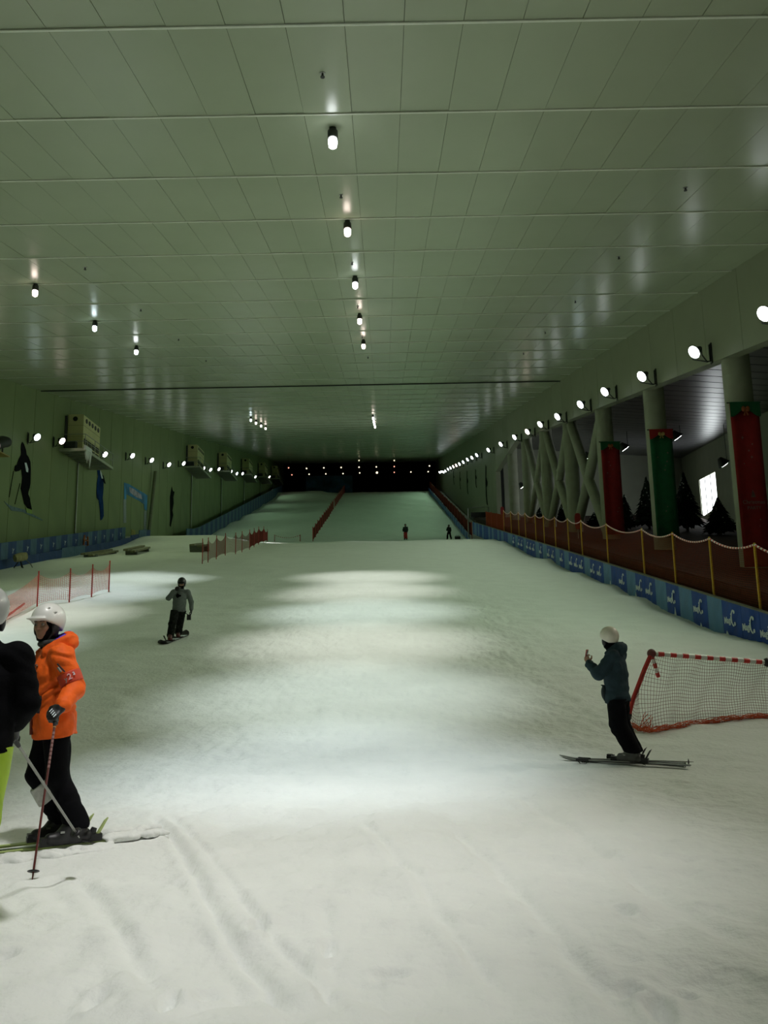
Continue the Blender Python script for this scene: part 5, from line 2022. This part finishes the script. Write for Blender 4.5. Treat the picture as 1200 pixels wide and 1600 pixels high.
# armband print on the left sleeve
a_s, a_e = np.array(Jo['shL']), np.array(Jo['elL'])
ad = nrm(a_e - a_s)
bnd = sdf('armband', [cap(a_s + ad * .155, a_s + ad * .245, 0.092, .089), half(a_s + ad * .155, -ad), half(a_s + ad * .245, ad)], .007, mat('armband_red', (.55, .05, .015), .6, var=.06), r_o, k=.01)
cen = a_s + ad * .20
# print faces the camera: direction in local frame
camdir = Matrix.Rotation(-yaw, 3, 'Z') @ (Vector((0, 0, CAM_Z)) - Vector(og_p))
cd = np.array(camdir); cd[2] = 0; cd = nrm(cd); cd = nrm(cd - ad * np.dot(cd, ad))
rt = nrm(np.cross(-ad, cd))
for (t, sz, du, dv, m) in (('y', .05, -.032, -.008, M_GREY), ('2', .065, .0, 0, mat('print_pink', (.75, .38, .40), .6)), ('2', .032, .036, .012, M_PRINT)):
    o = link('lettering', text_mesh(t, sz, m, .003, .001), bnd)
    R = np.stack([rt, -ad, cd], 1)
    o.matrix_local = Matrix.Translation(Vector(cen + cd * .094 + rt * du - ad * dv)) @ Matrix([[*R[i], 0] for i in range(3)] + [[0, 0, 0, 1]])
MB().tube([a_s + ad * .07 + cd * .088 - rt * .05, a_s + ad * .15 + cd * .090 - rt * .02], .006, 6).build('sleeve_zip', M_BLACK, r_o)
MB().tube([a_s + ad * .10 + cd * .094 - rt * .055, a_s + ad * .14 + cd * .096 - rt * .045], .010, 6).build('zip_pull', M_GREY, r_o)
# pale knee patch
kR, aR = np.array(Jo['knR']), np.array(Jo['anR'])
sdf('knee_patch', [cap(kR + (aR - kR) * .02, kR + (aR - kR) * .50, .108, .106), half(kR + (aR - kR) * .12 , nrm(kR - aR) + np.array([.4, 0, 0])),
                   half(kR + (aR - kR) * .48, nrm(aR - kR) + np.array([-.3, 0, 0]))], .007, mat('patch_grey', (.55, .55, .52), .7, var=.15, scale=30), r_o, k=.01)
rotz = Matrix.Rotation(yaw, 3, 'Z')


def loc2w(p, base, yw):
    return Vector(base) + Matrix.Rotation(yw, 3, 'Z') @ Vector(p)


for s, ycen, fx in (('L', .12, -.03), ('R', -.12, .03)):
    p = loc2w((fx - .02, ycen, 0), og_p, yaw)
    p.z = og_p.z
    ski('green and black ski under the orange skier, ' + ('snow on its tail' if s == 'L' else 'beside the snowy one'), p, yaw, 1.62, M_SKIG, mb_=mat('lime_print', (.45, .55, .20), .5))
# snow heaped on the tails
pr_ = []
rr = random.Random(8)
for k in range(42):
    x = -.30 - .46 * rr.random()
    yv = rr.choice((.12, -.08)) + rr.gauss(0, .03)
    r_ = rr.uniform(.016, .03)
    pr_.append(ell(np.array(loc2w((x, yv, .034 + .008 * rr.random()), og_p, yaw)), (r_ * 1.7, r_ * 1.5, r_ * .8)))
for k in range(90):
    x = rr.uniform(-.35, .9); yv = .12 + rr.uniform(.07, .22)
    r_ = rr.uniform(.012, .045)
    pr_.append(ell(np.array(loc2w((x, yv, -.006), og_p, yaw)), (r_ * 1.6, r_ * 1.4, r_ * .7)))
sn = sdf('loose_snow', pr_, .007, M_SNOW, None, k=.035, fold=.006, fscale=3.0)
tag(sn, 'loose lumps of snow piled on and beside the green skis', 'snow', kind='stuff')
wl_ = loc2w(Jo['wrL'], og_p, yaw)
gripL = loc2w(np.array(Jo['wrL']) + nrm(Jo['handL'][0]) * .075 + nrm(Jo['handL'][1]) * .03, og_p, yaw)
tipL = on_ground(50, 1378)
ski_pole('maroon ski pole with pale lettering in the black glove of the orange skier', gripL + (gripL - tipL).normalized() * .03, tipL, M_SHAFT_R, prints=M_DIMPRINT)
gripR = loc2w(np.array(Jo['wrR']) + nrm(Jo['handR'][0]) * .075 + nrm(Jo['handR'][1]) * .03, og_p, yaw)
tipR = gripR + Vector((-.15, .25, 0)); tipR.z = gz(tipR.x, tipR.y)
ski_pole('ski pole hidden behind the black jacket, held by the orange skier', gripR, tipR, M_SHAFT_R)

# ---- person in black with lime trousers, cut by the frame
hd_bk = at_y(-21, 962, 4.9)
bx, by = hd_bk.x - .01, 4.9
bz = gz(bx, by)
yaw_b = yaw_of((-.18, 1))
sc_b = (hd_bk.z - bz) / 1.66
Jb = dict(head=(.03, 0, 1.66), face=(1, .25, 0), neck=(.0, 0, 1.485), shL=(.0, .20, 1.43), shR=(.0, -.19, 1.43), elL=(.06, .32, 1.15), wrL=(.24, .18, 1.08),
          elR=(-.02, -.26, 1.17), wrR=(.19, -.15, 1.04), hipL=(0, .095, .92), hipR=(0, -.095, .92), knL=(.06, .17, .52), knR=(.06, -.03, .52),
          anL=(-.04, .26, .16), anR=(-.04, .04, .16), toeL=(.14, .26, .09), toeR=(.14, .04, .09), hem=(0, 0, .90), sole={'L': SK, 'R': SK},
          handL=((.8, -.3, -.4), (-.3, -.5, -.5), (.2, -.6, .6), 1.15), handR=((.7, .1, -.6), (.0, .8, -.3), (.6, 0, .6), 1.15))
r_b, g_b, HR_b, _ = person('person in black jacket and lime trousers with poles beside the orange skier', (bx, by, bz), yaw_b, Jb,
                           dict(jacket=M_KNIT, bulk=1.02, fold=.006, h=.009, hb=.009, glove=M_BLACK, trousers=M_LIME, buckles=True, seed=5))
r_b.scale = (sc_b,) * 3
balaclava(r_b, g_b, HR_b, M_KNIT, (0, 0, 1.485))
helmet(r_b, g_b, HR_b, mat('helmet_grey', (.42, .43, .42), .35, coat=.3), goggles=M_BLACK)
gR = Vector((bx, by, bz)) + Matrix.Rotation(yaw_b, 3, 'Z') @ (Vector(np.array(Jb['wrR']) + nrm(Jb['handR'][0]) * .07 + nrm(Jb['handR'][1]) * .03) * sc_b)
tp = at_y(124, 1309, gR.y + .72)
ski_pole('grey ski pole of the person in black, slanting before the black trousers', gR, tp, M_SHAFT_G)
tp2 = at_y(-6, 1200, gR.y + .25); tp2.z = gz(tp2.x, tp2.y)
ski_pole('grey ski pole hanging down beside the lime trousers', gR + Vector((-.03, .02, 0)), tp2, M_SHAFT_G)
# ---- skier taking a picture with a phone
rs_p = on_ground(983, 1194)
ta, tb = on_ground(1045, 1203), on_ground(867, 1192)
yaw_r = yaw_of((tb.x - ta.x, tb.y - ta.y + .12))
Jr = dict(head=(.165, .02, 1.69), face=(1, -.75, -.05), neck=(.125, 0, 1.52), shL=(.075, .195, 1.455), shR=(.075, -.195, 1.455), elL=(.28, .24, 1.215), wrL=(.44, .13, 1.36),
          elR=(.28, -.26, 1.20), wrR=(.42, -.10, 1.27), hipL=(.09, .095, .92), hipR=(.09, -.095, .92), knL=(.085, .11, .52), knR=(.10, -.11, .52),
          anL=(-.10, .11, .165), anR=(-.06, -.11, .165), toeL=(.08, .11, .09), toeR=(.12, -.11, .09), hem=(.10, 0, .83), sole={'L': SK, 'R': SK},
          handL=((.35, -.25, .85), (-.2, -.9, .1), (-.7, 0, .5), .9), handR=((.4, .3, .6), (.2, .8, .3), (-.5, 0, .7), .9))
r_r, g_r, HR_r, _ = person('person in a dark teal jacket and white helmet holding up a phone', rs_p, yaw_r, Jr,
                           dict(jacket=M_TEAL, hood=True, bulk=1.12, fold=.014, h=.010, hb=.009, boots=M_BOOT, buckles=True, leg=1.28, cuff=.0, seed=4))
balaclava(r_r, g_r, HR_r, M_KNIT, (.125, 0, 1.52))
SR = .905
r_r.scale = (SR,) * 3
hlm = helmet(r_r, g_r, HR_r, mat('helmet_cream', (.78, .74, .62), .35, coat=.2), h=.008)
MB().box(g_r(-.135, .03, .04), (.008, .03, .06)).build('goggle_clip', M_GOLD, hlm)
sdf('glove_hanging', [ell((.26, .10, .96), (.035, .045, .085)), cap((.25, .10, 1.05), (.28, .12, 1.06), .014, .01), cap((.27, .09, .92), (.25, .11, .85), .02, .012)], .008, mat('glove_slate', (.03, .045, .05), .8), r_r, k=.02)
ph_o = Vector(np.array(Jr['wrL']) + nrm(Jr['handL'][0]) * .115 + np.array([0, -.03, .0]))
pw = loc2w(ph_o * SR, rs_p, yaw_r)
ph = empty('phone', pw, yaw_r)
ph.rotation_euler = (0, math.radians(-12), yaw_r)
MB().box((0, 0, .01), (.012, .072, .145)).build('back_cover', mat('phone_red', (.55, .12, .10), .4), ph)
MB().box((-.007, 0, .01), (.003, .062, .125)).build('screen', mat('phone_screen', (.02, .02, .022), .15, var=0), ph)
MB().box((-.0088, .005, .02), (.001, .03, .04)).build('picture', mat('phone_picture', (.15, .17, .15), .3, var=0, emit=(.5, .55, .5), estr=.25), ph)
tag(ph, 'red cased phone held up by the person in teal', 'phone')
for s, ycen, fx in (('L', .11, -.05), ('R', -.11, .06)):
    p = loc2w((fx * SR, ycen * SR, 0), rs_p, yaw_r); p.z = rs_p.z
    ski('dark ski of the person in teal, ' + ('its tail nearer the net' if s == 'R' else 'its tip further forward'), p, yaw_r, 1.56, M_SKIB)
for k, (ga, tb_) in enumerate((((915, 1190), (1077, 1195)), ((930, 1191), (1066, 1189)))):
    a, b = on_ground(*ga), on_ground(*tb_)
    a = loc2w((.55, .28 - .1 * k, 0), rs_p, yaw_r); b = loc2w((-.72, -.05 - .22 * k, 0), rs_p, yaw_r)
    a.z = gz(a.x, a.y) + .05; b.z = gz(b.x, b.y) + .03
    ski_pole(['ski pole lying across the skis of the person in teal', 'ski pole lying behind the skis of the person in teal'][k], a, b, M_SHAFT_G)

# ---- snowboarder
sb_p = on_ground(272, 1000)
ba, bb = on_ground(256, 1005), on_ground(291, 991)
bd = Vector((ba.x - bb.x, ba.y - bb.y, 0)).normalized()
yaw_s = yaw_of((bd.y, -bd.x)) if (Vector((bd.y, -bd.x, 0)).y < 0) else yaw_of((-bd.y, bd.x))
fs_ = Matrix.Rotation(-yaw_s, 3, 'Z') @ bd     # board nose direction in the rider's frame
sg_ = 1 if fs_.y > 0 else -1
yaw_t = yaw_of((.12, -1))
dy = lambda p: Matrix.Rotation(-yaw_t, 3, 'Z') @ (Matrix.Rotation(0, 3, 'Z') @ Vector(p))
nose = Matrix.Rotation(-yaw_t, 3, 'Z') @ bd
slope = (bb.z - ba.z) / max(.1, (Vector((bb.x, bb.y)) - Vector((ba.x, ba.y))).length)
slope = max(-.3, min(.3, slope))
f1 = np.array(nose) * .24; f2 = -np.array(nose) * .26
z1_, z2_ = .03 - slope * .24, .03 + slope * .26
footR, footL = (f1, f2) if f1[1] < f2[1] else (f2, f1)
zR, zL = (z1_, z2_) if f1[1] < f2[1] else (z2_, z1_)
lean = np.array([0.06, .12, 0])
Jn = dict(head=(.06, .18, 1.57), face=(1, -.12, -.10), neck=(.035, .155, 1.40), shL=(.02, .345, 1.33), shR=(.03, -.035, 1.335), elL=(-.01, .45, 1.06), wrL=(.03, .46, .83),
          elR=(.10, -.17, 1.16), wrR=(.17, .03, 1.36), hipL=(.0, .20, .82), hipR=(.0, .02, .82),
          knL=tuple(footL * .6 + np.array([.10, .10, .47 + zL])), knR=tuple(footR * .7 + np.array([.10, .03, .47 + zR])), anL=tuple(footL + [-.03, 0, .13 + zL]), anR=tuple(footR + [-.03, 0, .13 + zR]),
          toeL=tuple(footL + [.14, 0, .06 + zL]), toeR=tuple(footR + [.14, 0, .06 + zR]), hem=(.0, .11, .79), sole={'L': zL, 'R': zR},
          handL=((0, .05, -1), (.1, -1, 0), (1, 0, 0), .7), handR=((.3, .75, .6), (-.7, .3, .3), (0, -.2, 1), .8))
M_BOOTR = mat('boot_black_red', (.10, .012, .012), .5, var=.9, scale=10)
r_s, g_s, HR_s, _ = person('person in a grey hoodie and camouflage trousers riding a snowboard, hand to face', sb_p, yaw_t, Jn,
                           dict(jacket=M_HOODIE, bulk=1.0, fold=.006, h=.012, hb=.009, glove=M_BLACK, trousers=M_CAMO, boots=M_BOOTR, leg=1.12, cuff=-.06, seed=7))
r_s.scale = (.94,) * 3
helmet(r_s, g_s, HR_s, mat('helmet_black', (.012, .014, .014), .35, coat=.3), goggles=mat('goggle_lens', (.01, .01, .012), .12, var=0), h=.009)
sdf('neck_gaiter', [ell(g_s(.03, 0, -.075), (.07, .066, .04), HR_s), cap(g_s(0, 0, -.10), (.035, .155, 1.40), .07, .075)], .010, M_KNIT, r_s, k=.02)
MB().prism([Vector((.175, .115 + .075 * math.cos(t), 1.22 + .05 * math.sin(t) * (1 + .4 * math.cos(3 * t)))) for t in np.linspace(0, 2 * math.pi, 18, endpoint=False)], (.012, 0, 0)).build('chest_print', M_KNIT, r_s)
MB().box((.05, .40, .62), (.08, .11, .15)).build('hip_pouch', M_BLACK, r_s)
MB().tube([(.05, .30, .74), (.05, .38, .69)], .012, 6).build('pouch_strap', M_BLACK, r_s)
bd_root = empty('snowboard', sb_p)
tag(bd_root, 'black snowboard with white base graphics under the rider in grey', 'snowboard')
bd_root.rotation_euler = (0, math.atan(slope), yaw_of((bd.x, bd.y)))
vs_, fs = [], []
N = 36
for i in range(N + 1):
    t = i / N * 2 - 1
    x = t * .76
    wv = .125 + .02 * t * t
    if abs(t) > .78: wv *= math.sqrt(max(.01, 1 - ((abs(t) - .78) / .22) ** 2))
    z = .012 + (0 if abs(t) < .75 else 1.1 * (abs(t) - .75) ** 1.6)
    vs_ += [(x, -wv, z), (x, wv, z), (x, wv, z + .012), (x, -wv, z + .012)]
for i in range(N):
    for q in range(4):
        fs.append((i * 4 + q, i * 4 + (q + 1) % 4, i * 4 + 4 + (q + 1) % 4, i * 4 + 4 + q))
fs += [(0, 3, 2, 1), (N * 4, N * 4 + 1, N * 4 + 2, N * 4 + 3)]
mb = MB(); mb.add(vs_, fs)
dk_ = mb.build('deck', M_SKIB, bd_root)
for (x0, x1) in ((-.64, -.36), (-.12, .14), (.40, .46)):
    MB().box(((x0 + x1) / 2, 0, .0262), (x1 - x0, .22, .003)).build('deck_print', M_PRINT, dk_)
for x in (-.25, .25):
    bn = MB(); bn.box((x, 0, .032), (.12, .24, .02)); bn.tube([(x, -.11, .04), (x - .02, -.16, .16), (x + .02, -.16, .16), (x, -.11, .04)], .012, 6)
    bn.build('binding', M_BLACK, bd_root)

# ---- two distant people standing past the crest
def far_person(label, px, py, d, jm, tm, sd, yawf, spread, arm, scl=1.0):
    q = at_y(px, py, d)
    z = gz(q.x, d)
    J = dict(head=(.02, 0, 1.60), face=(1, .1, 0), neck=(0, 0, 1.42), shL=(0, .19, 1.37), shR=(0, -.19, 1.37), elL=(.02, .25, 1.10), wrL=(.10, .24, .88),
             elR=(.05, -.26, 1.12), wrR=arm, hipL=(0, .09, .86), hipR=(0, -.09, .86), knL=(.06, .10 + spread * .6, .46), knR=(.06, -.10 - spread * .6, .46), anL=(-.02, .11 + spread, .12), anR=(-.02, -.11 - spread, .12),
             toeL=(.14, .12 + spread, .06), toeR=(.14, -.12 - spread, .06), hem=(0, 0, .80),
             handL=((.1, 0, -1), (.1, -1, 0), (1, 0, 0)), handR=((.3, .2, .2), (0, .8, .2), (0, .2, 1)))
    r, g, HR, _ = person(label, (q.x, d, z), yawf, J, dict(jacket=jm, bulk=1.05, fold=0, h=.02, hb=.016, trousers=tm, glove=M_BLACK, leg=1.1, seed=sd))
    helmet(r, g, HR, mat('helmet_black', (.012, .014, .014), .35), h=.014)
    r.scale = (scl,) * 3
    return r


far_person('distant person in dark jacket and red trousers standing past the crest', 634, 846, 90.5, mat('jacket_dark', (.012, .016, .014), .8), mat('trousers_red', (.45, .03, .03), .7), 1, yaw_of((-.3, -1)), .0, (.15, -.22, .90))
far_person('distant person all in black standing with legs apart past the crest', 702, 845, 90.5, MATS['jacket_dark'], M_TROUS, 2, yaw_of((-.5, -1)), .13, (.14, -.06, 1.48), .93)
p = on_ground(715, 844)
eq = empty('equipment_box', (p.x, p.y + 16, gz(p.x, p.y + 16)))
eq.location.x = at_y(715, 844, eq.location.y).x
MB().box((0, 0, .18), (.55, .4, .3)).build('case', M_BLACK, eq)
MB().tube([(-.22, 0, .30), (-.2, 0, .42), (.2, 0, .42), (.22, 0, .30)], .025, 6).build('handle', M_BLACK, eq)
tag(eq, 'small black box lying beside the distant person in black', 'box')
